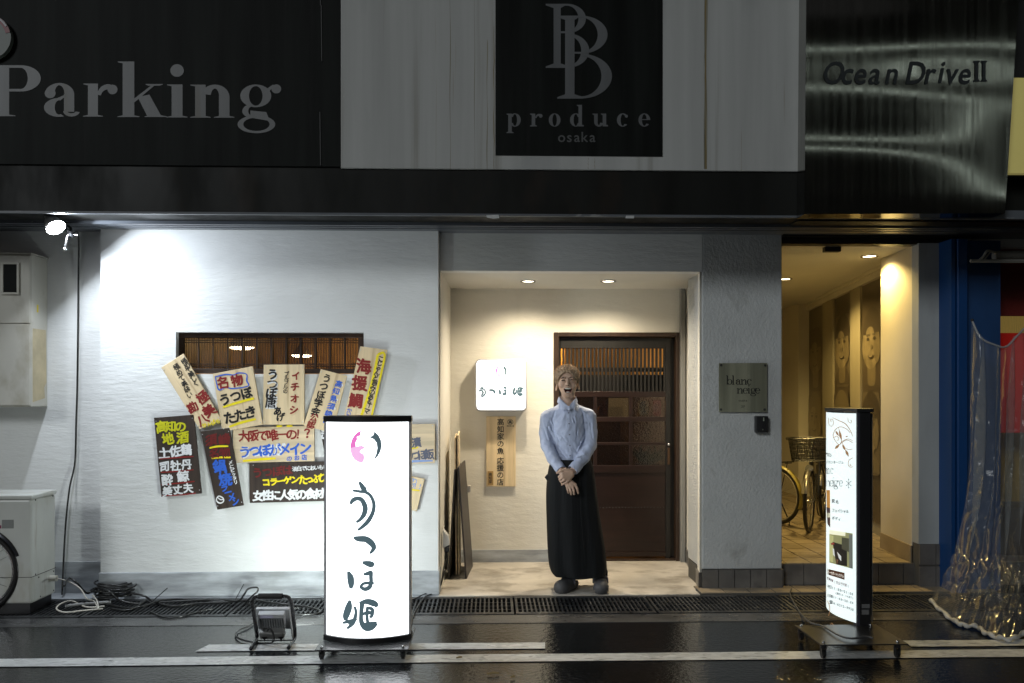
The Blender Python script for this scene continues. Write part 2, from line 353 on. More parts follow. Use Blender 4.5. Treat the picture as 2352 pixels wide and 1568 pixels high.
# a small serif alphabet drawn with stems, bowls and serifs (x-height 1, baseline 0)
def serif(ch, s=0.28, h=0.07):
    o = []       # ('q',pts) polygon, ('r',...) ring, ('e',cx,cy,rx,ry)
    def stem(x, y0, y1, w=s): o.append(('q', [(x, y0), (x+w, y0), (x+w, y1), (x, y1)]))
    def ser(x0, x1, y, up=True):
        d = h if up else -h
        o.append(('q', [(x0, y), (x1, y), (x1, y+d*.6), ((x0+x1)/2+s*.5, y+d*1.5), ((x0+x1)/2-s*.5, y+d*1.5), (x0, y+d*.6)] if up else
                  [(x0, y), (x0, y+d*.6), ((x0+x1)/2-s*.5, y+d*1.5), ((x0+x1)/2+s*.5, y+d*1.5), (x1, y+d*.6), (x1, y)]))
    def flag(x, y): o.append(('q', [(x-.14, y), (x-.14, y-h*.7), (x, y-h*1.6), (x+.02, y)]))
    def ring(*a): o.append(('r',)+a)
    def ball(x, y, r): o.append(('e', x, y, r, r*.95))
    X = .16
    if ch in 'il':
        t = 1.0 if ch == 'i' else 1.68
        stem(X, 0, t); ser(X-.15, X+s+.15, 0); flag(X, t)
        if ch == 'i': o.append(('e', X+s/2, 1.42, s*.62, s*.58))
        return o, X+s+.26
    if ch in 'nr':
        stem(X, 0, 1); ser(X-.15, X+s+.15, 0); flag(X, 1)
        if ch == 'n':
            stem(X+.72, 0, .66); ser(X+.57, X+.72+s+.15, 0); ring(X+.60, .62, .40+s-.28, .38, 0, 165, s*.98, .12); return o, X+s+1.0
        ring(X+.62, .60, .34, .38, 75, 170, .12, .16); ball(X+.76, .82, .155); return o, X+s+.68
    if ch == 'u':
        stem(X, .32, 1); flag(X, 1); stem(X+.72, 0, 1); flag(X+.72, 1); ring(X+.40, .36, .40, .38, 180, 345, s*.98, .12); ser(X+.72+s*.4, X+.72+s+.16, 0); return o, X+s+1.0
    if ch == 'k':
        stem(X, 0, 1.68); ser(X-.15, X+s+.15, 0); flag(X, 1.68)
        o.append(('q', [(X+s, .44), (X+s, .56), (X+s+.52, .98), (X+s+.62, .98)])); ser(X+s+.33, X+s+.83, 1, False)
        o.append(('q', [(X+s+.10, .60), (X+s+.10+s*1.0, .68), (X+s+.78, .04), (X+s+.78-s*1.2, .04)])); ser(X+s+.30, X+s+.95, 0); return o, X+s+1.04
    if ch == 'a':
        stem(X+.56, .14, .68); ring(X+.43, .66, .41+s-.28, .35, 0, 175, s*.95, .07); ball(X+.16, .70, .16)
        ring(X+.42, .27, .44, .285, 75, 290, s*1.05, .07); o.append(('q', [(X+.40, .49), (X+.60, .58), (X+.60, .66), (X+.36, .55)]))
        ring(X+.78, .16, .24, .165, 180, 350, .12, .10); return o, X+1.14
    if ch == 'g':
        ring(X+.44, .66, .46, .345, 0, 360, s*1.0, .05); o.append(('q', [(X+.74, .86), (X+.82, .78), (X+1.0, .97), (X+.95, 1.0)])); ball(X+1.05, .87, .145)
        ring(X+.30, .20, .26, .20, 95, 265, .18, .08); o.append(('q', [(X+.28, 0.0), (X+.28, .22), (X+.75, .17), (X+.86, -.10)]))
        ring(X+.46, -.20, .56, .27, 0, 360, .17, .07); return o, X+1.2
    if ch == 'o': ring(X+.44, .5, .50, .52, 0, 360, s*1.05, .06); return o, X+1.06
    if ch == 'c': ring(X+.44, .5, .50, .52, 52, 318, s*1.05, .07); ball(X+.74, .80, .13); return o, X+1.0
    if ch == 'e':
        ring(X+.44, .5, .50, .52, 0, 322, s*1.0, .07); o.append(('q', [(X+.16, .50), (X+.94, .50), (X+.94, .57), (X+.16, .57)])); return o, X+1.02
    if ch in 'pb':
        if ch == 'p': stem(X, -.52, 1); ser(X-.15, X+s+.15, -.52); flag(X, 1)
        else: stem(X, .03, 1.68); flag(X, 1.68)
        ring(X+.56, .5, .50, .52, -150, 150, s*1.05, .07); return o, X+1.2
    if ch == 'd':
        stem(X+.66, 0, 1.68); flag(X+.66, 1.68); ser(X+.66+s*.3, X+.66+s+.16, 0); ring(X+.44, .5, .50, .52, 30, 330, s*1.05, .07); return o, X+s+.86
    if ch in 'PB':
        stem(X, 0, 1.55, s*1.2); ser(X-.16, X+s*1.2+.16, 0); ser(X-.16, X+s+.1, 1.55, False)
        ring(X+.62, 1.15, .52, .40, -90, 90, s*1.25, .08); o.append(('q', [(X+s, 1.47), (X+.62, 1.47), (X+.62, 1.55), (X+s, 1.55)])); o.append(('q', [(X+s, .75), (X+.62, .75), (X+.62, .83), (X+s, .83)]))
        if ch == 'B':
            ring(X+.66, .415, .60, .415, -90, 90, s*1.3, .08); o.append(('q', [(X+s, 0), (X+.66, 0), (X+.66, .08), (X+s, .08)]))
        return o, X+1.3
    if ch == 'I': stem(X, 0, 1.5); ser(X-.15, X+s+.15, 0); ser(X-.15, X+s+.15, 1.5, False); return o, X+s+.26
    return o, .5
def serif_text(mb, txt, x, y, k, P, s=0.28, h=0.07, track=0.0, kx=1.0):
    """baseline start (x,y) in photo px, k = x-height in px"""
    lay = 0
    for ch in txt:
        if ch == ' ': x += .5*k*kx; continue
        items, adv = serif(ch, s, h)
        for it in items:
            lay += 1; e = 0.00012*lay
            Q = lambda u, v, e=e: P(x+u*k*kx, y-v*k)+Vector((0, -e, 0))
            if it[0] == 'q':
                pts = it[1]; a = sum(pts[i][0]*pts[(i+1) % len(pts)][1]-pts[(i+1) % len(pts)][0]*pts[i][1] for i in range(len(pts)))
                mb.poly([Q(*p) for p in (pts if a > 0 else pts[::-1])])
            elif it[0] == 'r': ringp(mb, *it[1:], Q)
            else: mb.poly([Q(it[1]+it[3]*math.cos(2*math.pi*i/20), it[2]+it[4]*math.sin(2*math.pi*i/20)) for i in range(20)])
        x += (adv+track)*k*kx
    return x
def plane(Y): return lambda px, py: W(px, py, Y)
def curve_map(pts, off=0.004):
    """maps photo points onto an upright curved face given by its (X,Y) outline, going rightwards in the picture"""
    T = []
    for i, (x, y) in enumerate(pts):
        fx, fy = SPSI*x+CPSI*y, CPSI*x-SPSI*y
        T.append((CXP+FPX*fy/fx, x, y, fx))
    T.sort(); A = np.array(T)
    def P(px, py):
        x = np.interp(px, A[:, 0], A[:, 1]); y = np.interp(px, A[:, 0], A[:, 2]); d = np.interp(px, A[:, 0], A[:, 3])
        q = Vector((x, y, EYE+(HOR-py)/FPX*d)); v = Vector((-x, -y, 0)); v.normalize()
        return q+v*off
    return P

# ================================================================== THE SETTING
FL = 6.08; RC = 6.22; YA = 6.20; YB = 7.25; YS = 5.50; TOP = 2.80
road = struct(MB().box(-32, 32, -12, 5.335, -0.3, -0.006).build('road', ASPHALT, origin=(0, 0, 0)))
struct(MB().box(-32, 32, 5.335, 5.53, -0.3, -0.003).build('gutter', GUTTER, origin=(0, 0, 0)))
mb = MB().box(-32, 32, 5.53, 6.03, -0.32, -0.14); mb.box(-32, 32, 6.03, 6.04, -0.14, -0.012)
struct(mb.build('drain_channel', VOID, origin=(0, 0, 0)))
struct(MB().box(-32, WX(1010, FL), 6.04, 6.6, -0.3, 0.0).build('kerb', PLINTH, origin=(0, 0, 0)))
mb = MB().box(WX(1010, FL), WX(1607, 6.05), 6.04, 6.2, -0.3, 0.002); mb.box(WX(1010, FL), WX(1640, 6.3), 6.2, 7.6, -0.3, 0.002)
struct(mb.build('entrance_floor', FLOORC, origin=(0, 0, 0)))
TILE_G = mat('brown_grey_tile', (0.13, 0.12, 0.11), 0.4, var=(5, (1, 1, 1), 0.25), stain=(8, (1, 1, 1), .58, .7, (.07, .065, .06), .6))
TILE_F = mat('tan_floor_tile', (0.30, 0.24, 0.165), 0.45, var=(4, (1, 1, 1), 0.22), rvar=(5, (1, 1, 1), .3, .6))
GROUT = mat('grout', (0.075, 0.07, 0.06), 0.8)
def tiles(x0, x1, y0, y1, z, nx, ny, gap=0.005, th=0.012):
    m = MB(); m.cur = 1; m.box(x0, x1, y0, y1, z-0.1, z-0.004); m.cur = 0
    for i in range(nx):
        for j in range(ny):
            m.box(x0+(x1-x0)*i/nx+gap, x0+(x1-x0)*(i+1)/nx-gap, y0+(y1-y0)*j/ny+gap, y0+(y1-y0)*(j+1)/ny-gap, z-th, z)
    return m
struct(tiles(WX(1610, 6.05), WX(2290, 6.05), 6.04, 6.27, 0.012, 12, 1).build('pavement', [TILE_F, GROUT], origin=(2, 6, 0)))
HF = 0.18
struct(tiles(1.96, 5.0, 6.30, 11.8, HF, 15, 27).build('hall_floor', [TILE_F, GROUT], origin=(2, 6, 0)))
# painted lines
def stripe(a, b, w, z=-0.0015):
    n = 40; A, B = Vector(a), Vector(b); d = (B-A).normalized(); nn = Vector((-d.y, d.x, 0)); L_, R_ = [], []
    for i in range(n+1):
        p = A.lerp(B, i/n); L_.append(p+nn*(w/2+rnd.uniform(-.004, .004))+Vector((0, 0, z))); R_.append(p-nn*(w/2+rnd.uniform(-.004, .004))+Vector((0, 0, z)))
    return MB().add(L_+R_, [(n+1+i, n+2+i, i+1, i) for i in range(n)])
l0, l1 = G(0, 1521), G(2352, 1498.5)
struct(stripe(l0+(l0-l1)*1.2, l1+(l1-l0)*1.2, 0.135).build('road_marking', PAINTW))
a_, b_ = G(452, 1484), G(1252, 1482)
m = MB(); q = [G(448, 1495), G(1252, 1488.5), G(1252, 1474.5), G(480, 1479.5)]
struct(m.poly([p+Vector((0, 0, -.0015)) for p in q]).build('road_marking', PAINTW))
struct(stripe(G(2082, 1477), G(2700, 1472), 0.12).build('road_marking', PAINTW))

# ================================================================== RESTAURANT BUILDING
XB0, XB1 = WX(231, FL), WX(1006.5, FL)
rb = thing('restaurant_building', 'white plastered restaurant front with lattice window and a lit recessed entrance under dark signs', 'building', (-0.4, 6.2, 0))
wx0, wx1 = WX(404, FL), WX(835.5, FL); wz0, wz1 = WZ(859, FL), WZ(764, FL)
m = MB(); zp = WZ(1309, FL)
m.box(XB0, wx0, FL, FL+.2, zp, TOP); m.box(wx1, XB1, FL, FL+.2, zp, TOP); m.box(wx0, wx1, FL, FL+.2, zp, wz0); m.box(wx0, wx1, FL, FL+.2, wz1, TOP)
m.build('front_wall', PLASTER, rb, bevel=0)
m = MB().box(-7.5, XB0, RC, RC+.2, 0.24, TOP+.1); m.build('side_wall', PLASTER, rb)
m = MB().box(-7.5, XB0-.012, RC-.012, RC+.18, 0.0, 0.24); m.build('side_plinth', PLINTH, rb)
m = MB().box(XB0-.012, XB1+.01, FL-.014, FL+.19, 0.0, zp); m.build('plinth', PLINTH, rb, bevel=.008)
# window
win = m = MB()
FD = FL+.055
fx0, fx1, fz0, fz1 = WX(409, FD), WX(834, FD), WZ(857.5, FD), WZ(766, FD)
t_ = .035
m.box(fx0, fx1, FD, FD+.07, fz1-t_, fz1); m.box(fx0, fx1, FD, FD+.07, fz0, fz0+t_); m.box(fx0, fx0+t_, FD+.001, FD+.069, fz0+t_, fz1-t_); m.box(fx1-t_, fx1, FD+.001, FD+.069, fz0+t_, fz1-t_)
wo = m.build('window', WOODD, rb, bevel=.003)
m = MB(); n = 109; x0_, x1_ = fx0+t_, fx1-t_
for i in range(n):
    x = x0_+(x1_-x0_)*(i+.5)/n; m.box(x-.0029, x+.0029, FD+.03, FD+.045, fz0+t_, fz1-t_)
for z in (fz0+t_+.018, fz0+t_+.036, fz1-t_-.036, fz1-t_-.018): m.box(x0_, x1_, FD+.022, FD+.0295, z-.004, z+.004)
for i in range(13):
    x = x0_+(x1_-x0_)*i/12; m.box(x-.006, x+.006, FD+.018, FD+.048, fz0+t_, fz1-t_)
m.build('lattice', WOODD, wo)
MB().box(x0_, x1_, FD+.052, FD+.056, fz0+t_, fz1-t_).build('pane', glass_mat('window_glass', (.92, .88, .8), 0.03), wo)
# entrance recess
jx0, jx0b, jx1, jx1b = WX(1011, YA), WX(1035, YB), WX(1607, YA), WX(1576, YB)
cz = WZ(622, YA)
m = MB().box(XB1, WX(1612.5, YA), YA, YA+.12, cz, TOP); m.build('lintel', PLASTER, rb)
m = MB().prism([(jx0, YA, 0), (jx0b, YB, 0), (jx0b-.15, YB, 0), (XB1-.12, FL+.2, 0), (XB1, FL+.2, 0), (XB1, YA, 0)], (0, 0, cz)); m.build('left_reveal', ENTRY, rb)
m = MB().prism([(jx1, YA+.002, .13), (jx1b, YB, .13), (jx1b+.15, YB, .13), (jx1+.15, YA+.1, .13)], (0, 0, cz-.13)); m.build('right_reveal', ENTRY, rb)
m = MB().prism([(jx1-.008, YA+.004, 0), (jx1b-.008, YB, 0), (jx1b+.14, YB, 0), (jx1+.14, YA+.1, 0)], (0, 0, .13)); m.build('right_reveal_plinth', TILE_G, rb)
MB().box(XB1-.1, jx1+.15, YA+.12, YB+.1, cz, cz+.1).build('entrance_ceiling', CEIL, rb)
dx0, dx1, dz1 = WX(1271.5, YB), WX(1560, YB), WZ(763.5, YB)
m = MB().box(jx0b-.2, dx0, YB, YB+.15, 0, cz); m.box(dx1, jx1b+.2, YB, YB+.15, 0, cz); m.box(dx0, dx1, YB, YB+.15, dz1, cz); m.build('entrance_wall', ENTRY, rb)
MB().box(jx0b, dx0-.01, YB-.012, YB+.02, 0, WZ(1262, YB)).build('skirting', PLINTH, rb, bevel=.003)
MB().box(WX(1564, YB-.06), WX(1575, YB-.06), YB-.06, YB-.001, 0, WZ(657, YB-.06)).build('downpipe', mat('grey_channel', (.22, .215, .2), .4, var=(4, (1, 1, .3), .1)), rb, bevel=.006)
# dark fascia, soffit
SZ = WZ(490, YS)
m = MB().box(-8, WX(1850, YS), YS+.005, YS+.3, SZ, WZ(386, YS)); m.box(WX(1850, YS), 9, YS+.14, YS+.3, SZ-.01, WZ(386, YS)); m.box(-8, 9, YS+.06, YS+.3, WZ(386, YS), 5.6)
m.build('fascia', FASCIA, rb)
m = MB().box(-8, 9, YS+.03, RC+.3, SZ+.004, SZ+.05); m.box(-8, 9, YS+.005, YS+.03, SZ-.016, SZ-.001)
for y_, d_ in ((5.80, .026), (5.90, .018)): m.box(-8, 9, y_, y_+.035, SZ+.003-d_, SZ+.004)
m.box(-8, 9, 5.98, 6.05, SZ-.012, SZ+.004)
m.build('soffit', SOFFIT, rb)
# dining room seen through the lattice
ROOM = mat('warm_room_wall', (0.34, 0.21, 0.085), 0.7, var=(2.5, (1, 1, 1), 0.3)); ROOMF = mat('dark_room_floor', (0.05, 0.03, 0.02), 0.5)
m = MB().box(-3.1, 2.2, 11.0, 11.1, 0, 2.85); m.box(-3.2, -3.1, RC+.2, 11, 0, 2.85); m.box(1.8, 1.9, YB+.16, 11, 0, 2.85)
m.build('dining_room_wall', ROOM, rb)
m = MB().box(-3.1, 1.9, FL+.205, 11, 2.83, 2.9); m.box(-3.1, 1.9, YB+.16, 11, -.2, 0.0); m.box(-3.1, XB1-.05, FL+.205, YB+.16, -.2, 0); m.build('dining_room_ceiling', ROOMF, rb)
m = MB().box(-0.05, .80, 8.55, 8.6, .0, 2.8); m.build('dining_room_screen', mat('amber_screen', (.62, .33, .08), .7, var=(3, (1, 1, .4), .2)), rb)
lamp('dining_room_light', 'POINT', (0.55, 8.15, 2.35), 42, (1, .62, .22), rb, shadow_soft_size=.06)
lamp('dining_room_light', 'POINT', (-1.5, 9.6, 2.5), 105, (1, .68, .3), rb, shadow_soft_size=.06)
# pendant lamps in the dining room
GLOWW = mat('pendant_glow', (1, .86, .62), emit=30.0, ecol=(1, .88, .70))
for k, (px, py, w_) in enumerate(((555, 797, 57), (693, 815.5, 46))):
    Y_ = 8.0 if k == 0 else 9.7; c = W(px, py, Y_); r_ = .125
    t = thing('pendant_lamp', ('larger glowing pendant lamp seen through the left part of the window lattice', 'smaller glowing pendant lamp farther back behind the window lattice')[k], 'pendant lamp', c, 'pendant lamps in the dining room')
    MB().lathe(c, [(r_*.97, 0), (r_*.9, -.012), (r_*.6, -.024), (0.001, -.028)], 20).build('glowing_disc', GLOWW, t)
    MB().lathe(c, [(r_, .0), (r_*.75, .06), (.03, .12), (.02, .16), (.001, .16)], 20).build('lamp_shade', WOODD, t, smooth=True)
    MB().cyl(c+Vector((0, 0, .16)), (c.x, c.y, 2.83), .006).build('cord', BLACKP, t)

# ---- sliding door
DX = lambda zx: WX(1227.7+zx*.37293, YB+.05); DZ = lambda zy: WZ(730.8+zy*.37293, YB+.05)
dr = MB(); D0 = YB-.012
dr.box(DX(118), DX(146), D0, D0+.14, 0.0, DZ(88)); dr.box(DX(862), DX(890), D0, D0+.14, 0, DZ(88)); dr.box(DX(146), DX(862), D0+.001, D0+.14, DZ(114), DZ(88)); dr.box(DX(146), DX(862), D0+.02, D0+.14, 0.0, .02)
door = dr.build('door', WOODD, rb, bevel=.004)
m = MB(); y0_, y1_ = D0+.05, D0+.09
m.box(DX(146), DX(162), y0_, y1_, .02, DZ(116)); m.box(DX(806), DX(836), y0_, y1_, .02, DZ(116)); m.box(DX(836), DX(862), y0_+.03, y1_+.02, .02, DZ(116)); m.box(DX(162), DX(806), y0_, y1_, DZ(184), DZ(116))
m.build('stile', WOODBLK, door, bevel=.003)
m = MB(); y0_, y1_ = D0+.047, D0+.093
for a, b in ((485, 449), (636, 607), (781, 764), (952, 906), (1470, 1440)): MB().box(DX(162), DX(806), y0_, y1_, DZ(a), DZ(b)).build('rail', WOODR, door, bevel=.003)
for a, b in ((363, 384), (582, 602)):
    for c, d in ((607, 485), (764, 636), (906, 781)): MB().box(DX(a), DX(b), y0_+.004, y1_-.004, DZ(c), DZ(d)).build('glazing_bar', WOODR, door, bevel=.002)

m = MB()
for i in range(28):
    x = DX(162+23.9*i+5+11); m.box(x-.0092, x+.0092, D0+.055, D0+.083, DZ(449), DZ(184))
m.box(DX(162), DX(806), D0+.084, D0+.095, DZ(328), DZ(302)); m.box(DX(162), DX(806), D0+.084, D0+.095, DZ(449), DZ(346))
for i in range(28):
    x = DX(162+23.9*i+16); m.ell((x, D0+.054, DZ(313)), (.004, .003, .004), 8, 5)
m.build('lattice', WOODBLK, door)
m = MB().box(DX(162), DX(806), D0+.062, D0+.08, DZ(1440), DZ(952)); m.build('lower_panel', WOODR, door)
m = MB()
for i in range(33): m.ell((DX(170+19.5*i), D0+.061, DZ(1168)), (.0055, .004, .0055), 8, 5)
m.build('stud_row', IRON, door, smooth=True)
PG = glass_mat('door_glass', (.30, .28, .23), 0.04, 0.12, bump=(55, (1, 1, 1), .25, .01))
for (a, b) in ((162, 363), (384, 582), (602, 806)):
    for (c, d) in ((607, 485), (764, 636), (906, 781)):
        MB().box(DX(a), DX(b), D0+.066, D0+.07, DZ(c), DZ(d)).build('pane', PG, door)
HEX = mat('bright_wire_glass', (.75, .6, .42), .35, emit=.6, ecol=(1, .72, .42))
m = MB(); m.box(DX(457), DX(580), D0+.073, D0+.076, DZ(607), DZ(490)); hexp = m.build('lit_pane', HEX, door)
m = MB(); hh = .0052
for r_ in range(11):
    for c_ in range(14):
        cx_ = DX(457)+.008+c_*hh*1.78+(hh*.89 if r_ % 2 else 0); cz_ = DZ(607)+.006+r_*hh*1.55
        if cx_ > DX(577) or cz_ > DZ(493): continue
        P6 = [(cx_+hh*math.sin(R(60*k)), D0+.0725, cz_+hh*math.cos(R(60*k))) for k in range(6)]; P5 = [(cx_+hh*.8*math.sin(R(60*k)), D0+.0725, cz_+hh*.8*math.cos(R(60*k))) for k in range(6)]
        m.add(P6+P5, [(k, (k+1) % 6, 6+(k+1) % 6, 6+k) for k in range(6)])
m.build('wire_mesh', WOODD, hexp)
m = MB().box(DX(816), DX(830), D0+.03, D0+.05, DZ(902), DZ(798)); m.build('handle', mat('old_bronze', (.10, .055, .03), .35, metal=.6), door, bevel=.004)
m = MB().ell((DX(823), D0+.036, DZ(777)), (.017, .018, .017)); m.build('lock', CHROME, door, smooth='all')
# things behind the door glass
def seen(px, py, Y): return W(1227.7+px*.37293, 730.8+py*.37293, Y)
c = seen(755, 552, 7.52); t = thing('paper_lantern', 'small red paper lantern glowing behind the door glass', 'lantern', c)
prof = [(.02, -.075), (.036, -.065)]+[(.038+.004*math.sin(k*1.6), -.06+k*.01) for k in range(13)]+[(.036, .068), (.02, .075)]
MB().lathe(c, prof, 16).build('paper_shade', mat('red_paper', (.5, .03, .02), .7, emit=.35, ecol=(1, .06, .03)), t, smooth='all')
m = MB(); put(m, '祭', 1227.7+752*.37293, 730.8+552*.37293, 20, lambda px, py: W(px, py, 7.475), bold=.03); m.build('lettering', mat('pink_ink', (.7, .35, .3), .6, emit=.2), t)
c = seen(670, 595, 7.55); t = thing('wooden_plaque', 'upright wooden plaque with black characters behind the door glass', 'plaque', c)
pa, pb = seen(640, 597, 7.55), seen(702, 508, 7.55)
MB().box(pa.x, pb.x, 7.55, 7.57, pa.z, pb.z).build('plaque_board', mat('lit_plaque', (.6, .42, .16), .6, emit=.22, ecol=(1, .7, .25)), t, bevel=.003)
m = MB(); put(m, '名', 1227.7+668*.37293, 730.8+531*.37293, 17, plane(7.546), bold=.04, hand=.03); put(m, '永', 1227.7+672*.37293, 730.8+574*.37293, 17, plane(7.546), bold=.04, hand=.03)
m.build('lettering', INK_K, t)
c = seen(418, 600, 7.5); t = thing('sake_jar', 'reddish brown jar with a loop handle behind the door glass', 'jar', c)
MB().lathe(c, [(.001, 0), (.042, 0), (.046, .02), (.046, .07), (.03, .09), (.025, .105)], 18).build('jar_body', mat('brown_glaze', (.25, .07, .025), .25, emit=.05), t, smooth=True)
MB().tube([c+Vector((.035*math.cos(R(a)), 0, .1+.03*math.sin(R(a)))) for a in range(0, 181, 15)], .006, 8).build('handle', mat('brown_glaze'), t, smooth=True)
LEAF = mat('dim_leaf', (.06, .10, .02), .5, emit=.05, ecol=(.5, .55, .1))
c = seen(690, 905, 7.62); c.z = .85; t = thing('potted_plant', 'leafy green plant blurred behind the lower door panes', 'plant', (c.x, c.y, 0.0))
m = MB()
for k in range(26):
    a = rnd.uniform(-1.2, 1.2); L_ = rnd.uniform(.12, .24); b0 = Vector((c.x+rnd.uniform(-.08, .1), c.y+rnd.uniform(-.05, .05), .86)); tip = b0+Vector((math.sin(a)*L_, rnd.uniform(-.03, .03), math.cos(a)*L_)); s_ = (tip-b0).cross(Vector((0, 1, 0))).normalized()*.011
    mid = b0.lerp(tip, .5)+Vector((0, 0, .015)); m.add([b0, mid-s_, tip, mid+s_], [(0, 1, 2, 3)])
m.build('foliage', LEAF, t)
MB().lathe((c.x, c.y, .0), [(.001, 0), (.09, 0), (.12, .8), (.12, .86), (.001, .86)], 16).build('planter', WOODBLK, t, smooth=True)

# ---- ceiling downlights
WARM = mat('downlight_glow', (1, .9, .75), emit=9, ecol=(1, .86, .66)); YELL = mat('amber_glow', (1, .85, .5), emit=9, ecol=(1, .80, .48))
def downlight(c, label, glow, en, colr, group, spot=R(128), blend=.5, r=.05):
    t = thing('downlight', label, 'ceiling light', c, group)
    MB().lathe(c, [(r, -.002), (.001, -.0045)], 20).build('bulb', glow, t, smooth='all')
    MB().lathe(c, [(r, -.001), (r+.004, -.008), (r+.016, -.008), (r+.018, 0)], 24).build('trim_ring', CHROME, t, smooth=True)
    lamp('light', 'SPOT', c+Vector((0, 0, -.012)), en, colr, t, spot_size=spot, spot_blend=blend, shadow_soft_size=.04)
for k, (px, py) in enumerate(((1213, 645), (1397, 645))):
    g = G(px, py, cz); downlight(Vector((g.x, g.y, cz)), ('round downlight in the entrance ceiling above the glowing square sign', 'round downlight in the entrance ceiling above the sliding door')[k], WARM, 104, (1, .85, .62), 'downlights in the entrance ceiling', blend=1.0, spot=R(150))

# ================================================================== APARTMENT ENTRANCE BESIDE IT
ab = thing('apartment_entrance', 'grey stucco apartment entrance with an amber lit hallway open to the street', 'building', (2.9, 6.3, 0))
px0, px1 = WX(1612.5, YA), WX(1796.5, YA)
pz = WZ(1310, YA)
MB().box(px0, px1, YA, YA+.45, pz, TOP).build('stucco_pier', ROUGHC, ab, bevel=.01)
m = MB(); m.cur = 1; m.box(px0+.002, px1-.002, YA+.001, YA+.44, 0, pz-.002); m.cur = 0
for i in range(5): m.box(px0+(px1-px0)*i/5+.003, px0+(px1-px0)*(i+1)/5-.003, YA-.010, YA+.02, 0.004, pz-.004)
for i in range(2): m.box(px1-.005, px1+.010, YA+.0+i*.22, YA+.21+i*.22, .004, pz-.004)
m.build('pier_tiles', [TILE_G, GROUT], ab)
HC = 2.72
m = MB().box(px1, WX(2200, YA), YA+.02, YA+.12, WZ(555, YA), TOP); m.box(px1, WX(2200, YA), YA-.02, YA+.02, WZ(540, YA), TOP); m.build('door_head', mat('bronze_frame', (.02, .018, .014), .35), ab)
h0, h1 = WX(2110, YA), WX(2186, YA)
MB().box(h0, h1, YA, YA+.1, WZ(1254, YA), WZ(553, YA)).build('front_pier', GREYR, ab)
m = MB(); zt = WZ(1254, YA); m.cur = 1; m.box(h0+.002, h1-.002, YA+.001, YA+.09, 0, zt); m.cur = 0
for i in range(2):
    for j in range(2): m.box(h0+(h1-h0)*i/2+.003, h0+(h1-h0)*(i+1)/2-.003, YA-.012, YA+.02, .012+zt*j/2, zt*(j+1)/2-.003)
m.build('pier_tiles', [TILE_G, GROUT], ab)
MB().box(h1+.002, WX(2200, YA), YA-.01, YA+.1, 0, WZ(541, YA)).build('side_frame', mat('bronze_frame'), ab)
k0 = WX(2023, 6.92)
m = MB().prism([(h0, YA+.1, HF), (k0, 6.92, HF), (k0+.5, 6.92, HF), (h0+.5, YA+.1, HF)], (0, 0, HC-HF)); m.build('hall_pier', SMOOTHW, ab)
m = MB().prism([(h0-.012, YA+.1, HF), (k0-.012, 6.912, HF), (k0+.4, 6.912, HF), (h0+.4, YA+.1, HF)], (0, 0, .135)); m.build('hall_skirting', TILE_F, ab)
P1 = Vector((k0+.16, 6.92, 0)); P2 = Vector((WX(1860, 10.4), 10.4, 0)); wdir = (P2-P1).normalized(); wn_ = Vector((-wdir.y, wdir.x, 0)); wn_ = wn_ if wn_.x < 0 else -wn_
DULLW = mat('taupe_hall_panel', (.30, .265, .185), .6, var=(2, (1, 1, .4), .12))
MB().prism([P1+Vector((0, 0, HF)), P2+Vector((0, 0, HF)), P2-wn_*.2+Vector((0, 0, HF)), P1-wn_*.2+Vector((0, 0, HF))], (0, 0, HC-HF)).build('poster_wall', DULLW, ab)
m = MB()
m.box(WX(1834, 10.4), P2.x+.3, 10.4, 10.55, HF, HC); m.box(1.8, 5, 11.6, 11.7, HF, HC); m.box(1.86, 1.96, YA+.45, 11.7, HF, HC); m.box(WX(1834, 10.4), WX(1834, 10.4)+.1, 10.55, 11.6, HF, HC)
m.build('hall_wall', SMOOTHW, ab)
m = MB().prism([P1+wn_*.045+Vector((0, 0, HC-.09)), P2+wn_*.045+Vector((0, 0, HC-.09)), P2+Vector((0, 0, HC-.09)), P1+Vector((0, 0, HC-.09))], (0, 0, .09))
m.prism([P1+wn_*.07+Vector((0, 0, HC-.035)), P2+wn_*.07+Vector((0, 0, HC-.035)), P2+Vector((0, 0, HC-.035)), P1+Vector((0, 0, HC-.035))], (0, 0, .033)); m.build('crown_moulding', SMOOTHW, ab)
MB().box(1.8, 5.2, YA+.12, 11.8, HC, HC+.08).build('hall_ceiling', CEIL, ab)
m = MB(); m.cur = 1; m.box(px1, 5, 6.285, 6.32, 0, HF-.004); m.cur = 0
sx0, sx1 = px1, 3.9; n = 8
for i in range(n): m.box(sx0+(sx1-sx0)*i/n+.003, sx0+(sx1-sx0)*(i+1)/n-.003, 6.272, 6.29, .014, HF-.001)
m.build('step_riser', [TILE_G, GROUT], ab)
MB().box(WX(1893, 6.36), WX(1930, 6.36), 6.34, 6.40, HC-.04, HC).build('door_closer', BLACKP, ab, bevel=.005)
for k, (px, py) in enumerate(((1997, 587.5), (1803, 640))):
    g = G(px, py, HC); downlight(Vector((g.x, g.y, HC)), ('amber downlight in the hallway ceiling close to the pale corner pier', 'amber downlight deep in the hallway ceiling beside the stucco pier')[k], YELL, (64, 130)[k], (1, .72, .25), 'downlights in the hallway', r=.055, spot=R(150))
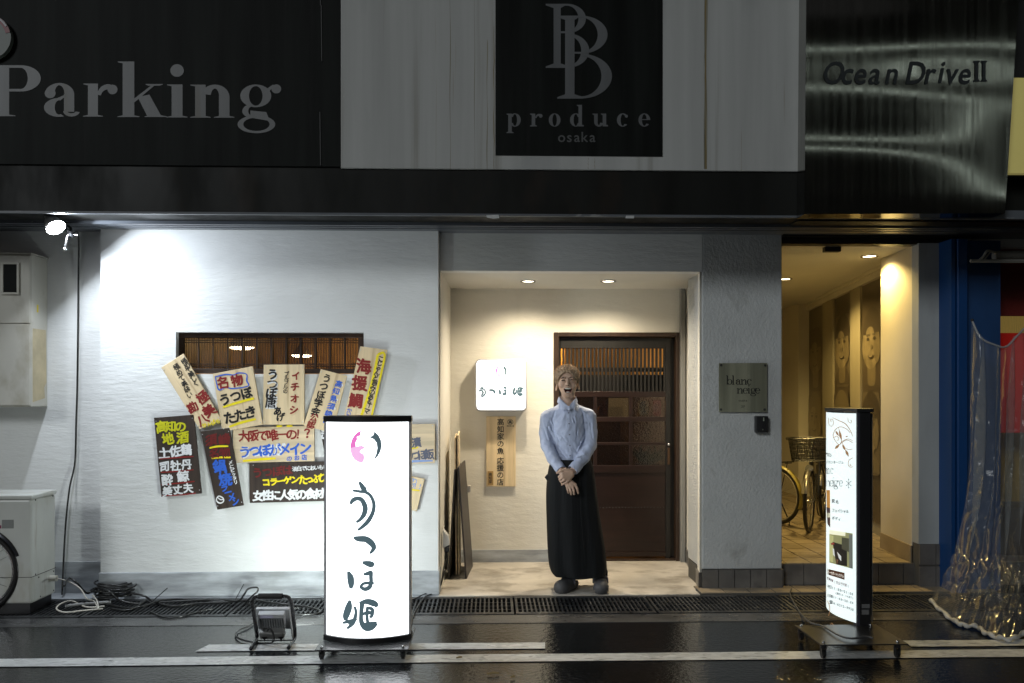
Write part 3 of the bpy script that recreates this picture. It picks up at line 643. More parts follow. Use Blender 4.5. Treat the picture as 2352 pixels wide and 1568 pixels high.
# portrait posters: long prints of anonymous faces
PBG = [mat('poster_brown', (.13, .105, .07), .3), mat('poster_shadow', (.06, .047, .033), .3), mat('poster_tan', (.175, .14, .085), .3), mat('poster_light', (.235, .19, .115), .3, var=(7, (1, 1, 1), .3)), mat('poster_dark', (.085, .066, .046), .3)]
def wallpt(s_, z, off): q = P1+wdir*s_+wn_*off; return Vector((q.x, q.y, z))
def s_of(px):     # distance along the poster wall of a photo column
    dx, dy, b = ray(px, 900); det = dx*wdir.y-dy*wdir.x; t = (P1.x*wdir.y-P1.y*wdir.x)/det; return ((t*dx-P1.x)*wdir.x+(t*dy-P1.y)*wdir.y)
plabels = ['portrait poster strip on the hallway wall, nearest the pale pier', 'portrait poster strip with a face wearing glasses at its lower half', 'narrow portrait poster strip farthest down the hallway wall']
PSPEC = [(1984, 2031, 0), (1920, 1958, 1), (1861, 1894, 2)]
for (pa, pb, k) in PSPEC:
    s1, s0 = s_of(pa), s_of(pb); s0 = max(s0, .02); wv = s1-s0; z0, z1 = HF+.12, HC-.10
    t = thing('portrait_poster', plabels[k], 'poster', wallpt((s0+s1)/2, z0, .01), 'portrait posters in the hallway')
    m = MB(); m.prism([wallpt(s0, z0, .004), wallpt(s1, z0, .004), wallpt(s1, z0, .014), wallpt(s0, z0, .014)], (0, 0, z1-z0)); m.build('print', PBG[4 if k < 2 else 0], t)
    lay = [0.016]
    def shape(kind, cx, cz_, rx, rz, mt, ang=(0, 360), pw=2.0):
        lay[0] += .0008; mm = MB(); pts = []
        for i in range(30):
            a = R(ang[0]+(ang[1]-ang[0])*i/29); c_, s_ = math.cos(a), math.sin(a)
            pts.append(wallpt(s0+wv*(.5-(cx+rx*math.copysign(abs(c_)**(2/pw), c_))), cz_+rz*math.copysign(abs(s_)**(2/pw), s_), lay[0]))
        mm.poly(pts); mm.build(kind, mt, t)
    for j, fz in enumerate((2.02, 1.20) if k != 1 else (2.06, 1.22)):
        shape('backdrop', 0, fz-.05, .46, .40, PBG[0] if (j+k) % 2 else PBG[4], pw=8)
        shape('hair', 0.02, fz+.05, .49, .31, PBG[1] if not (j == 1 and k > 0) else PBG[2])
        shape('shoulders', 0, fz-.42, .46, .20, PBG[4] if j == 0 else PBG[2], (0, 180))
        shape('neck', 0, fz-.24, .20, .17, PBG[2], pw=4)
        shape('face', -.03, fz-.01, .43, .235, PBG[3]); shape('cheek_shade', .27, fz-.04, .15, .15, PBG[2])
        shape('fringe', .04, fz+.10, .43, .13, PBG[1] if not (j == 1 and k > 0) else PBG[2], (0, 180)); shape('parting', -.06, fz+.10, .20, .07, PBG[3], (0, 180))
        for sg in (-1, 1):
            shape('eye', sg*.16, fz+.05, .07, .016, PBG[1]); shape('eyebrow', sg*.16, fz+.09, .10, .009, PBG[0])
            if k == 1 and j == 1:
                mm = MB(); lay[0] += .001; mm.tube([wallpt(s0+wv*(.5-(sg*.17+.14*math.cos(R(a)))), fz+.045+.045*math.sin(R(a)), lay[0]) for a in range(0, 360, 24)], .004, 6, closed=True); mm.build('glasses', PBG[1], t)
        shape('nose', 0.02, fz-.03, .045, .022, PBG[2]); shape('mouth', 0, fz-.11, .14, .032, PBG[1], (180, 360)); shape('smile', 0, fz-.112, .10, .016, mat('poster_pale', (.30, .245, .155), .3), (180, 360))
# hall boards between the posters
for (pa, pb) in ((1958, 1984), (1894, 1920)):
    s1, s0 = s_of(pa), s_of(pb); m = MB().prism([wallpt(s0+.02, HF, -.005), wallpt(s1-.02, HF, -.005), wallpt(s1-.02, HF, .03), wallpt(s0+.02, HF, .03)], (0, 0, HC-.09-HF)); m.build('wall_batten', DULLW, ab)

# ================================================================== NEIGHBOURING SHOP
nb = thing('blue_red_shop', 'blue and red painted shop front at the far right, dark above', 'building', (4.0, 6.2, 0))
BLU = mat('blue_paint', (.003, .038, .14), .4, var=(3, (1, 1, .3), .15)); BLUD = mat('dusty_blue_paint', (.008, .045, .14), .55, var=(3, (1, 1, .4), .2)); RED = mat('red_panel', (.55, .012, .008), .45); REDD = mat('dark_red_shutter', (.14, .010, .006), .6)
bz = WZ(542, 6.02)
MB().box(WX(2200, 6.02), WX(2223, 6.02), 6.02, 6.3, 0, bz).build('corner_post', BLU, nb, bevel=.006)
MB().box(WX(2190.5, 6.0), WX(2200, 6.0)-.002, 6.03, 6.3, 0, bz).build('post_edge', BLU, nb)
MB().box(WX(2223, 6.02)+.002, WX(2298, 6.1), 6.10, 6.4, 0, bz).build('wall', BLUD, nb)
MB().box(WX(2298, 6.1), WX(2800, 6.1), 6.42, 6.45, WZ(722, 6.42), TOP).build('shutter', REDD, nb)
MB().box(WX(2300, 6.5), WX(2358, 6.5), 6.50, 6.54, WZ(995, 6.5), WZ(762, 6.5)).build('red_panel', mat('red_backlit', (.40, .012, .008), .4, emit=.05, ecol=(1, .02, .01)), nb)
MB().box(WX(2298, 6.7), WX(2800, 6.7), 6.75, 6.8, WZ(765, 6.7), WZ(715, 6.7)).build('lit_display', mat('amber_display', (.4, .28, .08), .5, emit=.12, ecol=(.9, .62, .16), var=(20, (3, 1, .3), .5)), nb)
MB().box(WX(2299, 6.8), WX(2800, 6.8), 6.85, 6.9, 0, WZ(762, 6.8)).build('back_wall', mat('dark_yellow_wall', (.30, .18, .02), .6, var=(6, (2, 1, .4), .5)), nb)
MB().box(WX(2299, 6.6), WX(2800, 6.6), 6.56, 6.84, 0, WZ(1165, 6.6)).build('counter', mat('brown_counter', (.05, .03, .018), .5, var=(5, (1, 1, 1), .4)), nb)
aw = thing('rolled_awning', 'rolled up pale awning on a bracket arm across the red shutter', 'awning', W(2300, 600, 5.95))
MB().tube([W(2284, 587, 5.97), W(2620, 580, 5.97)], .036, 16).build('canvas_roll', mat('dirty_canvas', (.20, .19, .165), .7, var=(6, (1, 1, 1), .2)), aw, smooth=True)
m = MB().tube([W(2229, 599, 5.93), W(2620, 600, 5.93)], .014, 4); m.build('arm', mat('dirty_white_metal', (.30, .29, .26), .5), aw)
m = MB().tube(spline([W(2246, 599, 5.93), W(2258, 590, 5.93), W(2268, 576, 5.95), W(2285, 580, 5.97)]), .010, 8); m.tube([W(2256, 602, 5.93), W(2275, 578, 5.95)], .006); m.build('bracket', mat('dirty_white_metal'), aw, smooth=True)
# plastic rain sheet
PLAS = glass_mat('clear_plastic', (.88, .90, .91), 0.0, 0.12, bump=(11, (2.2, 1, .5), .3, .02), k=.20, milk=.10)
ps = thing('plastic_sheet', 'crumpled clear plastic rain sheet hanging to the ground by the blue post', 'plastic sheet', G(2240, 1440))
topc = spline([W(2233, 738, 5.85), W(2252, 775, 5.80), W(2285, 792, 5.78), W(2310, 796, 5.78), W(2335, 772, 5.8), W(2365, 742, 5.85), W(2420, 700, 5.85)], 10)
hem = [G(2137, 1384), G(2165, 1410), G(2195, 1434), G(2215, 1441), G(2245, 1446), G(2262, 1458), G(2290, 1470), G(2322, 1474), G(2350, 1462), G(2390, 1452), G(2440, 1440)]
hemc = spline(hem, 8)
def at(cv, u):
    f_ = u*(len(cv)-1); i = min(int(f_), len(cv)-2); return Vector(cv[i]).lerp(Vector(cv[i+1]), f_-i)
def sheet(u, v):
    a = at(topc, u**1.0); b = at(hemc, u)
    w_ = v**4.5
    p = a.lerp(b, w_); p.z = a.z+(b.z+.015-a.z)*min(1, v*1.0)
    amp = .035*math.sin(math.pi*min(1, v*1.15+.05))+.012
    p.y += amp*(math.sin(u*31+1.5*math.sin(v*3))+.6*math.sin(u*57+2+v*2))
    p.x += .5*amp*math.sin(u*44+v*4)
    cr_ = .012*v*(math.sin(u*71+9*math.sin(v*11))*math.sin(v*37+5*math.sin(u*13))+.6*math.sin(u*117+v*61+3*math.sin(v*29)))
    p.y += cr_; p.x += .6*cr_
    if v > .80:
        q_ = math.sin((v-.80)/.20*math.pi); p.y -= .05*q_*(1+.5*math.sin(u*23)); p.z += q_*(.03*(1+.7*math.sin(u*17+1))+.02*math.sin(u*53+v*90)+.012*math.sin(u*131-v*70)); p.x += .015*q_*math.sin(v*120+u*40)
    return p
MB().grid(sheet, 150, 110).build('film', PLAS, ps, smooth='all')
MB().tube([p+Vector((0, .0, .018+.006*math.sin(i*.9))) for i, p in enumerate(hemc)], [.014+.004*math.sin(i*1.3) for i in range(len(hemc))], 8).build('hem', mat('taped_hem', (.42, .41, .38), .6, var=(14, (1, 1, 1), .3)), ps, smooth='all')
MB().tube([p+Vector((0, -.003, 0)) for p in topc], .008, 6).build('top_edge', mat('cloudy_tape', (.35, .35, .35), .5, alpha=.6), ps, smooth='all')
m = MB().ell(W(2233, 735, 5.86), (.012, .01, .012)); m.build('hook', IRON, ps)

# ================================================================== BIG SIGNS ON THE FASCIA
c_ = W(390, 388, YS)
t = thing('parking_sign', 'wide black panel with large grey serif lettering Parking', 'sign', W(300, 386, YS))
zb = WZ(386, YS)
MB().box(-6.5, WX(782, YS), YS-.01, YS+.05, zb, 5.0).build('panel', SIGNBLK, t)
m = MB(); serif_text(m, 'P', -22, 266.5, 75.5, plane(YS-.012), s=.27, h=.035, kx=1.18); serif_text(m, 'a', 90, 267, 76, plane(YS-.012), s=.30, h=.03, kx=1.04); serif_text(m, 'r', 190, 267.5, 76, plane(YS-.012), s=.31, h=.035, kx=.98)
serif_text(m, 'k', 269, 268.5, 76, plane(YS-.012), s=.34, h=.035, kx=1.04); serif_text(m, 'i', 382, 269.5, 76, plane(YS-.012), s=.33, h=.035); serif_text(m, 'n', 436, 270, 76, plane(YS-.012), s=.32, h=.035, kx=1.0); serif_text(m, 'g', 541, 270, 76, plane(YS-.012), s=.26, h=.035, kx=1.02)
m.build('lettering', SIGNGREY, t)
m = MB()
for (x, y0, y1) in ((735, -40, 12), (738, 12, 140), (735, 257, 380)): m.tube([W(x, y0, YS-.012), W(x+1.5, y1, YS-.012)], .004, 6)
m.build('drip_streak', mat('dull_grey_drip', (.05, .05, .05), .4), t)
t = thing('disc_sign', 'edge of a round red and grey disc sign at the top left', 'sign', W(-20, 130, YS-.12))
cc = W(-27, 84, YS-.045)
MB().cyl(cc, cc+Vector((0, .032, 0)), .150, n=40).build('disc', mat('disc_grey', (.10, .115, .10), .5), t)
m = MB(); ringp(m, cc.x, cc.z, .148, .148, 12, 62, .03, .03, lambda u, v: Vector((u, cc.y-.003, v))); m.build('red_band', mat('dull_red', (.16, .012, .02), .5), t)
m = MB(); ringp(m, cc.x, cc.z, .146, .146, 30, 58, .012, .012, lambda u, v: Vector((u, cc.y-.006, v))); m.build('white_arc', mat('dull_white', (.34, .33, .35), .5), t)

t = thing('produce_sign', 'pale weathered panel with rust runs and a black square with overlapping letters B', 'sign', W(1313, 389, YS))
m = MB().box(WX(782, YS)+.004, WX(1844.5, YS), YS-.012, YS+.05, WZ(389.5, YS), 5.0); m.build('panel', SIGNWHT, t, bevel=.004)
m = MB().box(WX(1138, YS), WX(1520.5, YS), YS-.017, YS-.0125, WZ(358, YS), 5.0); m.build('black_square', SIGNBLK, t)
RUST = mat('rust_run', (.17, .125, .045), .7, var=(9, (2, 1, .1), .4)); RUST2 = mat('faint_rust_run', (.22, .205, .155), .7, var=(9, (2, 1, .1), .3))
m = MB()
for (x, w_, y0) in ((1621, 3.2, -60), (1134.5, 1.8, 60), (1366, .9, 362), (1351, .8, 362)):
    n = 30; L_ = []; R_ = []
    for i in range(n+1):
        y = y0+(388-y0)*i/n; o_ = .5*math.sin(i*.7+x)+.3*math.sin(i*1.9); q = w_*(.7+.3*math.sin(i*.5+x))*(.4 if i == 0 else 1)
        L_.append(W(x+o_-q/2, y, YS-.0125)); R_.append(W(x+o_+q/2, y, YS-.0125))
    m.add(L_+R_, [(n+1+i, i, i+1, n+2+i) for i in range(n)])
m.build('rust_streak', RUST, t)
m = MB()
for (x, w_, y0) in ((1621, 8, -60), (1119, 2.4, 90), (1618, 2, 120), (1034, 2, -60), (1090, 1.5, -60)):
    L_ = []; R_ = []; n = 30
    for i in range(n+1):
        y = y0+(388-y0)*i/n; o_ = .7*math.sin(i*.4+x); q = w_*(.7+.3*math.sin(i*.3+x))*(.3 if i == 0 else 1)
        L_.append(W(x+o_-q/2, y, YS-.0122)); R_.append(W(x+o_+q/2, y, YS-.0122))
    m.add(L_+R_, [(n+1+i, i, i+1, n+2+i) for i in range(n)])
m.build('rust_streak', RUST2, t)
# logo: two letters B, overlapping
K = .348; bx = 1300/4023*2352; LP = lambda zx, zy: (760.0+zx*K, zy*K)
DIM = mat('dim_grey_ink', (.105, .11, .115), .5, var=(8, (1, 1, .1), .15)); DIM2 = mat('faint_grey_ink', (.075, .078, .08), .5)
def bigB(mb, X0, ytop, ybot, xr1, xr2, e, sw):
    P0 = plane(YS-.0178-e); x0, y0 = LP(X0, ybot); _, y1 = LP(0, ytop); ym = y1+(y0-y1)*.46; w = sw*K; hh = 5
    P = lambda x, y, k=[0]: P0(x, y)
    lay = [0]
    def q(pts):
        lay[0] += 1; d = Vector((0, -.00015*lay[0], 0)); mb.poly([P0(*p)+d for p in pts])
    def rg(cx, cy, rx, ry, a0, a1, wx, wy):
        lay[0] += 1; d = Vector((0, -.00015*lay[0], 0)); ringp(mb, cx, cy, rx, ry, a0, a1, wx, wy, lambda u, v: P0(u, cy+(cy-v))+d)
    q([(x0, y0), (x0+w, y0), (x0+w, y1), (x0, y1)])
    q([(x0-18, y0), (x0+w+20, y0), (x0+w+20, y0-hh*.8), (x0+w, y0-hh*2), (x0, y0-hh*2), (x0-18, y0-hh*.7)])
    q([(x0-18, y1+hh*.7), (x0, y1+hh*2), (x0+w, y1+hh*2), (x0+w+10, y1+hh*.8), (x0+w+10, y1), (x0-18, y1)])
    r1, _ = LP(xr1, 0); r2, _ = LP(xr2, 0); cx = x0+w+14
    rg(cx, (y1+ym)/2, r1-cx, (ym-y1)/2, -90, 90, w*1.05, hh*.9); q([(x0+w-1, y1+hh*.9), (cx+1, y1+hh*.9), (cx+1, y1), (x0+w-1, y1)]); q([(x0+w-1, ym), (cx+1, ym), (cx+1, ym-hh*.9), (x0+w-1, ym-hh*.9)])
    rg(cx, (y0+ym)/2, r2-cx, (y0-ym)/2, -90, 90, w*1.12, hh); q([(x0+w-1, y0), (cx+1, y0), (cx+1, y0-hh), (x0+w-1, y0-hh)])
m = MB(); bigB(m, 1470, 24, 447, 1683, 1705, 0, 47); bigB(m, 1546, 102, 650, 1826, 1855, .0016, 62)
serif_text(m, 'p', 1163, 290, 29.5, plane(YS-.0178), s=.30, h=.08, kx=.92)
for ch, zx in zip('roduce', (1313, 1430, 1570, 1725, 1880, 2022)): serif_text(m, ch, *(LP(zx, 0)[0], 290), 29.5, plane(YS-.0178), s=.30, h=.08, kx=.92)
m.build('lettering', DIM, t)
m = MB(); line(m, 'osaka', (1290, 313.5), (1361, 313.5), 33, plane(YS-.0178), bold=.012); m.build('small_lettering', DIM2, t)

YM = 5.36
t = thing('steel_panel', 'tall brushed steel panel with dark italic lettering and wavy reflections', 'sign', W(2080, 491, YM))
STEEL = mat('brushed_steel', (.29, .29, .27), .12, metal=1.0, aniso=.0, var=(30, (1.5, 1, .03), .10), rvar=(22, (1.6, 1, .03), .09, .15), bump=(1.2, (.40, 1, 1.5), 1.0, .065, 0.0), bump2=(70, (1.5, 1, .03), .06, .002, 1.0))
A = [W(1853, -160, YM), W(1848, 491.5, YM), W(2308.5, 489.5, YM), W(2350, -160, YM)]
MB().prism(A, (0, .14, 0)).build('sheet', STEEL, t)
m = MB(); tx = 'Ocean Drive'
for ch, zx, cy, sz in zip('OceanDrive', (1100, 1192, 1280, 1375, 1487, 1645, 1742, 1812, 1880, 1968), [0]*10, [1]*10):
    put(m, ch, (2623+zx/1.68)*.58464, 165.5 if ch not in 'i' else 163, 74 if ch in 'OD' else 74, plane(YM-.004), bold=.016, shear=.2, sx=.84)
serif_text(m, 'II', (2623+2030/1.68)*.58464-4, 187, 32, plane(YM-.006), s=.32, h=.12, kx=.72)
m.build('lettering', mat('dark_slate_letters', (.020, .024, .026), .45), t)
t = thing('yellow_sign', 'plain yellow glowing sign box cut off at the right edge', 'sign', W(2345, 390, 5.2))
MB().box(WX(2319, 5.46), WX(2500, 5.46), 5.46, 5.505, WZ(389, 5.46), WZ(165, 5.46)).build('face', mat('yellow_acrylic', (.45, .40, .12), .5, emit=.13, ecol=(1, .86, .30), var=(2, (1, 1, 1), .1)), t, bevel=.004)
MB().box(WX(2319, 5.46)+.002, WX(2520, 5.46), 5.505, 5.56, WZ(391, 5.46), 4.9).build('backing', BLACKP, t)
for k, (px, py, w_, h_) in enumerate(((1131, 497, .085, .022), (1447, 498, .055, .018))):
    g = G(px, py+2, SZ-.017); m = MB(); z = SZ+.0005
    m = MB().add([W(px-14, py-3, YS+.004), W(px+14, py-4, YS+.004), W(px+16, py+3.5, YS+.004), W(px+2, py+5, YS+.004), W(px-13, py+2, YS+.004)] if k == 0 else [W(px-9, py-3, YS+.004), W(px+10, py-3, YS+.004), W(px+9, py+3, YS+.004), W(px-11, py+3, YS+.004)], [(0, 4, 3, 2, 1)] if k == 0 else [(0, 3, 2, 1)])
    tag(m.build('tape_scrap', mat('white_tape', (.55, .56, .56), .6, var=(20, (1, 1, 1), .2))), ('larger torn scrap of white tape under the black square sign', 'smaller scrap of white tape under the fascia, right of the larger one')[k], 'tape')

# ================================================================== HANDWRITTEN BOARDS
Z1 = lambda x, y: (327.4+x*.29836, 724.95+y*.29836)
Z2 = lambda x, y: (672.3+x*.28335, 748.3+y*.28335)
ROT = []
def board(label, corners, Y, wood, texts, Z=Z1, th=.014, screws=True, angle=None):
    """corners TL,TR,BR,BL in the picture; texts = (material, kind, ...)"""
    P4 = [Z(*c) for c in corners]
    ang = math.atan2(P4[1][1]-P4[0][1], P4[1][0]-P4[0][0]) if angle is None else angle
    Q = [W(x, y, Y) for x, y in P4]; org = sum(Q, Vector())/4
    t = thing('handwritten_board', label, 'board', Vector((org.x, Y+th, min(q.z for q in Q))), 'handwritten menu boards on the white wall')
    # board mesh in its own upright frame so that the grain follows the tilt
    me = MB().prism([Q[0], Q[3], Q[2], Q[1]], (0, th, 0)).build('plank', wood, t, origin=org, bevel=.0015, seg=1)
    Mi = Matrix.Rotation(-ang, 4, 'Y'); me.data.transform(Mi); me.rotation_euler = (0, ang, 0)
    groups = {}
    P = lambda px, py: W(px, py, Y-.0012)
    for it in texts:
        mt = it[0]; kind = it[1]; mb = groups.setdefault(len(groups), (mt, MB(), 'lettering' if kind != 'b' else 'brush_stroke'))[1]; mb.lay = len(groups)*3 % 12
        if kind == 't': line(mb, it[2], Z(*it[3]), Z(*it[4]), it[5]*.29, P, rot=(it[7] if len(it) > 7 else ang), bold=(it[6] if len(it) > 6 else .035), hand=.035)
        elif kind == 'b': brush(mb, [(*Z(x, y), w*.29) for x, y, w in it[2]], P)
        elif kind == 'sh':      # white edge behind a line of characters
            line(mb, it[2], (Z(*it[3])[0]+.9, Z(*it[3])[1]+.6), (Z(*it[4])[0]+.9, Z(*it[4])[1]+.6), it[5]*.29, lambda px, py: W(px, py, Y-.0004), rot=ang, bold=.06, hand=.0)
    for mt, mb, nm_ in groups.values(): mb.build(nm_, mt, t)
    if screws:
        m = MB()
        for i in (0, 1, 2, 3):
            q = Q[i].lerp(org, .09); m.ell((q.x, Y-.001, q.z), (.004, .002, .004), 8, 5)
        m.build('screw', ALU, t)
    return t
YW = FL-.034
board('slanting pale board with 勘八 in red, leaning left beside the lattice window', [(143, 398), (315, 290), (607, 800), (438, 872)], YW-.004, WOODL, [
    (INK_K, 't', '極めて美しく', (322, 350), (408, 520), 52, .03), (INK_K, 't', '極めて美味い', (262, 392), (362, 610), 52, .03),
    (INK_R, 't', '極美', (462, 625), (512, 730), 100, .045), (INK_R, 't', '勘八', (385, 705), (462, 800), 92, .045), (INK_Y, 't', 'かんぱち', (475, 842), (580, 812), 40, .05)], angle=R(60-90)*-1-R(60)+R(-3))
board('pale board with 名物 framed in blue above たたき underlined in yellow', [(540, 447), (848, 388), (925, 838), (615, 892)], YW-.008, WOODL, [
    (INK_R, 't', '名物', (618, 512), (725, 495), 100, .045), (INK_B, 'b', [(560, 470, 8), (640, 452, 12), (700, 455, 8), (740, 440, 10), (800, 450, 8), (802, 500, 12), (812, 540, 8), (700, 560, 10), (640, 552, 8), (590, 570, 12), (572, 530, 8), (560, 470, 8)]),
    (INK_Y, 'b', [(618, 705, 14), (720, 672, 20), (858, 635, 18)]), (INK_Y, 'b', [(668, 855, 14), (760, 822, 20), (872, 795, 16)]), (INK_K, 't', 'うつぼ', (632, 645), (800, 595), 98, .05), (INK_K, 't', 'たたき', (672, 785), (828, 740), 104, .05)])
board('upright pale board with イチオシ in red beside うつぼ唐あげ in black', [(932, 377), (1245, 374), (1245, 838), (928, 838)], YW-.006, WOODL, [
    (INK_W, 'sh', 'うつぼ唐', (1003, 455), (992, 672), 92), (INK_K, 't', 'うつぼ唐', (1000, 450), (988, 668), 92, .05), (INK_K, 't', 'あげ', (1040, 735), (1062, 780), 70, .05),
    (INK_K, 't', 'プルプルの', (1110, 445), (1098, 580), 40, .03), (INK_R, 't', 'イチオシ', (1180, 460), (1165, 725), 74, .05)])
board('slanting pale board with 学会公認 and small blue characters by the lit standing sign', [(228, 350), (440, 405), (322, 868), (88, 808)], YW-.009, WOODL, [
    (INK_K, 't', 'うつぼ学会', (275, 425), (185, 690), 72, .045), (INK_R, 't', '公認', (172, 740), (150, 800), 66, .045), (INK_B, 't', '高知県須崎市', (372, 470), (270, 770), 58, .035),
    (INK_W, 'b', [(398, 470, 9), (402, 480, 12), (400, 490, 9)]), (INK_W, 'b', [(376, 540, 9), (380, 548, 12), (378, 556, 9)]), (INK_W, 'b', [(358, 590, 9), (362, 598, 12), (360, 606, 9)]), (INK_W, 'b', [(338, 660, 9), (342, 670, 12), (340, 678, 9)])], Z=Z2)
board('tall slanting pale board with 海援鯛 in red and a yellow bordered column', [(548, 165), (768, 193), (628, 800), (402, 790)], YW-.003, WOODL, [
    (INK_Y, 'b', [(690, 232, 20), (640, 470, 22), (560, 720, 22), (545, 760, 20)]), (INK_Y, 'b', [(690, 232, 20), (745, 238, 18), (690, 500, 18), (640, 730, 16), (632, 760, 16)]),
    (INK_R, 't', '海援鯛', (575, 325), (512, 605), 124, .05, R(4)), (INK_K, 't', 'こじゃんと旨みのある「マ', (716, 265), (600, 690), 50, .04, R(14)), (INK_B, 't', 'かいえん', (458, 685), (440, 760), 40, .03)], Z=Z2)
board('dark board listing 高知の地酒 in yellow over four white lines', [(87, 785), (395, 760), (455, 1368), (145, 1395)], YW-.004, WOODB, [
    (INK_YG, 't', '高知の', (145, 855), (290, 850), 94, .05), (INK_YG, 't', '地酒', (195, 945), (308, 935), 100, .05), (INK_W, 't', '土佐鶴', (165, 1055), (338, 1030), 94, .05), (INK_W, 't', '司牡丹', (168, 1160), (340, 1145), 88, .05),
    (INK_W, 't', '酔鯨', (190, 1262), (312, 1235), 96, .05), (INK_W, 't', '美丈夫', (190, 1350), (350, 1325), 82, .05),
    (INK_R, 'b', [(132, 1102, 9), (260, 1092, 11), (392, 1083, 9)]), (INK_R, 'b', [(140, 1205, 9), (260, 1198, 10), (392, 1185, 8)]), (INK_R, 'b', [(146, 1302, 8), (280, 1288, 10), (400, 1275, 8)]), (INK_R, 'b', [(150, 1386, 10), (280, 1380, 10), (410, 1366, 10)])])
board('narrow dark board with 鍋焼ラーメン in blue between yellow lines and a drawn bowl', [(446, 888), (668, 862), (778, 1460), (575, 1493)], YW-.010, WOODB, [
    (INK_DR, 't', '須崎', (528, 955), (628, 950), 98, .05), (INK_DR, 't', '名物', (555, 1058), (635, 1050), 84, .045), (INK_Y, 'b', [(515, 1018, 12), (580, 1005, 15), (660, 1004, 12)]), (INK_Y, 'b', [(532, 1097, 12), (600, 1090, 15), (678, 1090, 14)]),
    (INK_B, 't', '鍋焼', (595, 1160), (635, 1255), 108, .05), (INK_B, 't', 'ラーメン', (628, 1325), (715, 1430), 66, .06), (INK_W, 't', '〆にピッタリ', (678, 1130), (716, 1280), 36, .045),
    (INK_W, 'b', [(572, 1400, 8), (590, 1388, 10), (620, 1405, 10), (622, 1430, 9), (596, 1442, 11), (570, 1425, 10), (572, 1400, 8)]), (INK_W, 'b', [(578, 1398, 7), (600, 1415, 9), (628, 1412, 7)])])
board('wide pale board with 大阪で唯一の in red over a blue line', [(696, 862), (1322, 846), (1322, 1120), (697, 1133)], YW+.004, WOODL2, [
    (INK_R, 't', '大阪で唯一の！？', (780, 925), (1290, 905), 92, .04), (INK_W, 'sh', 'うつぼが', (788, 1048), (1050, 1028), 104), (INK_B, 't', 'うつぼがメイン', (785, 1045), (1250, 1018), 100, .05), (INK_B, 't', 'のお店', (1130, 1098), (1245, 1090), 46, .04),
    (INK_Y, 'b', [(772, 1118, 14), (900, 1106, 20), (1025, 1097, 16)]), (INK_Y, 'b', [(1030, 852, 12), (1052, 850, 16), (1076, 850, 12)]), (INK_Y, 'b', [(1108, 850, 10), (1130, 849, 16), (1155, 848, 12)])])
board('wide dark board with コラーゲンたっぷり in yellow above 女性に人気の食材 in white', [(822, 1137), (1500, 1118), (1500, 1424), (825, 1441)], YW-.002, WOODB, [
    (INK_DR, 't', 'うつぼは', (885, 1205), (1115, 1190), 84, .05), (INK_W, 't', '淡白でにおいもなし', (1172, 1178), (1440, 1162), 40, .05), (INK_Y, 't', 'コラーゲン', (952, 1280), (1172, 1262), 66, .07), (INK_Y, 't', 'たっぷり', (1235, 1262), (1388, 1245), 76, .06),
    (INK_W, 't', '女性に人気の食材', (890, 1385), (1360, 1368), 88, .06)])
board('dark board mostly hidden behind the left edge of the lit standing sign', [(215, 800), (420, 840), (330, 1400), (268, 1084)], YW+.002, WOODB, [(INK_W, 't', 'き', (262, 875), (262, 875), 90, .06), (INK_W, 't', 'も', (300, 980), (300, 980), 80, .06)], Z=Z2, screws=False)
board('pale board with dark うつぼ飯 lettering between the standing sign and the wall corner', [(700, 800), (1153, 793), (1153, 1112), (700, 1118)], YW, WOODL2, [
    (INK_GB, 't', '塩漬', (925, 950), (1000, 945), 82, .045), (INK_Y, 'b', [(880, 995, 14), (960, 990, 18), (1018, 985, 12)]), (INK_GB, 't', 'うつぼ飯', (945, 1050), (1105, 1040), 86, .045), (INK_LB, 'b', [(860, 1105, 16), (1000, 1096, 20), (1135, 1092, 12)])], Z=Z2)
board('small slanting pale board with faded blue writing, lowest right of the standing sign', [(820, 1185), (1070, 1240), (1005, 1503), (760, 1440)], YW, WOODL, [
    (INK_LB, 't', 'こってり', (880, 1238), (990, 1262), 52, .03), (INK_LB, 't', 'たっぷり！！', (850, 1285), (1045, 1305), 50, .03), (INK_Y, 'b', [(900, 1320, 10), (970, 1328, 14), (1030, 1335, 10)])], Z=Z2)

# ================================================================== LIT SIGNS
TEALK = mat('teal_backlit_ink', (.05, .10, .115), .5, emit=.10, ecol=(.55, .85, 1.0))
PINKK = mat('pink_backlit_ink', (.6, .15, .42), .5, emit=.6, ecol=(1, .22, .70)); PALEP = mat('pale_pink_backlit_ink', (.6, .35, .55), .5, emit=.7, ecol=(1, .55, .90))
EMB = {'pink': [(560, 846), (525, 862), (497, 890), (478, 925), (468, 965), (467, 990), (512, 978), (510, 945), (524, 918), (520, 900), (552, 886), (548, 866)],
 'pale': [(467, 990), (470, 1020), (482, 1055), (500, 1082), (530, 1102), (565, 1110), (585, 1070), (575, 1040), (545, 1022), (558, 1003), (592, 988), (560, 968), (512, 978)],
 'teal': [(664, 856), (695, 884), (715, 925), (722, 968), (712, 1015), (690, 1055), (653, 1092), (676, 1040), (686, 990), (680, 948), (658, 918), (620, 902), (650, 888)]}
def emblem(C, P):
    """round emblem: pink crescent with petals on the left, teal crescent on the right"""
    out = []
    for k in ('pink', 'pale', 'teal'):
        m_ = MB(); m_.poly(proud(m_, [P(*C(*p)) for p in EMB[k]])); out.append(m_)
    return out
def petals(mb, C, P, w):
    for (cx, cy, rx, ry, an) in ((578, 850, 17, 22, 30), (612, 838, 20, 22, -10), (644, 852, 20, 17, -20), (620, 878, 22, 16, -30)):
        pts = []
        for i in range(15):
            a = 2*math.pi*i/14; u, v = rx*math.cos(a), ry*math.sin(a); c_, s_ = math.cos(R(an)), math.sin(R(an)); pts.append((*C(cx+u*c_-v*s_, cy+u*s_+v*c_), w))
        brush(mb, pts, P, 2)
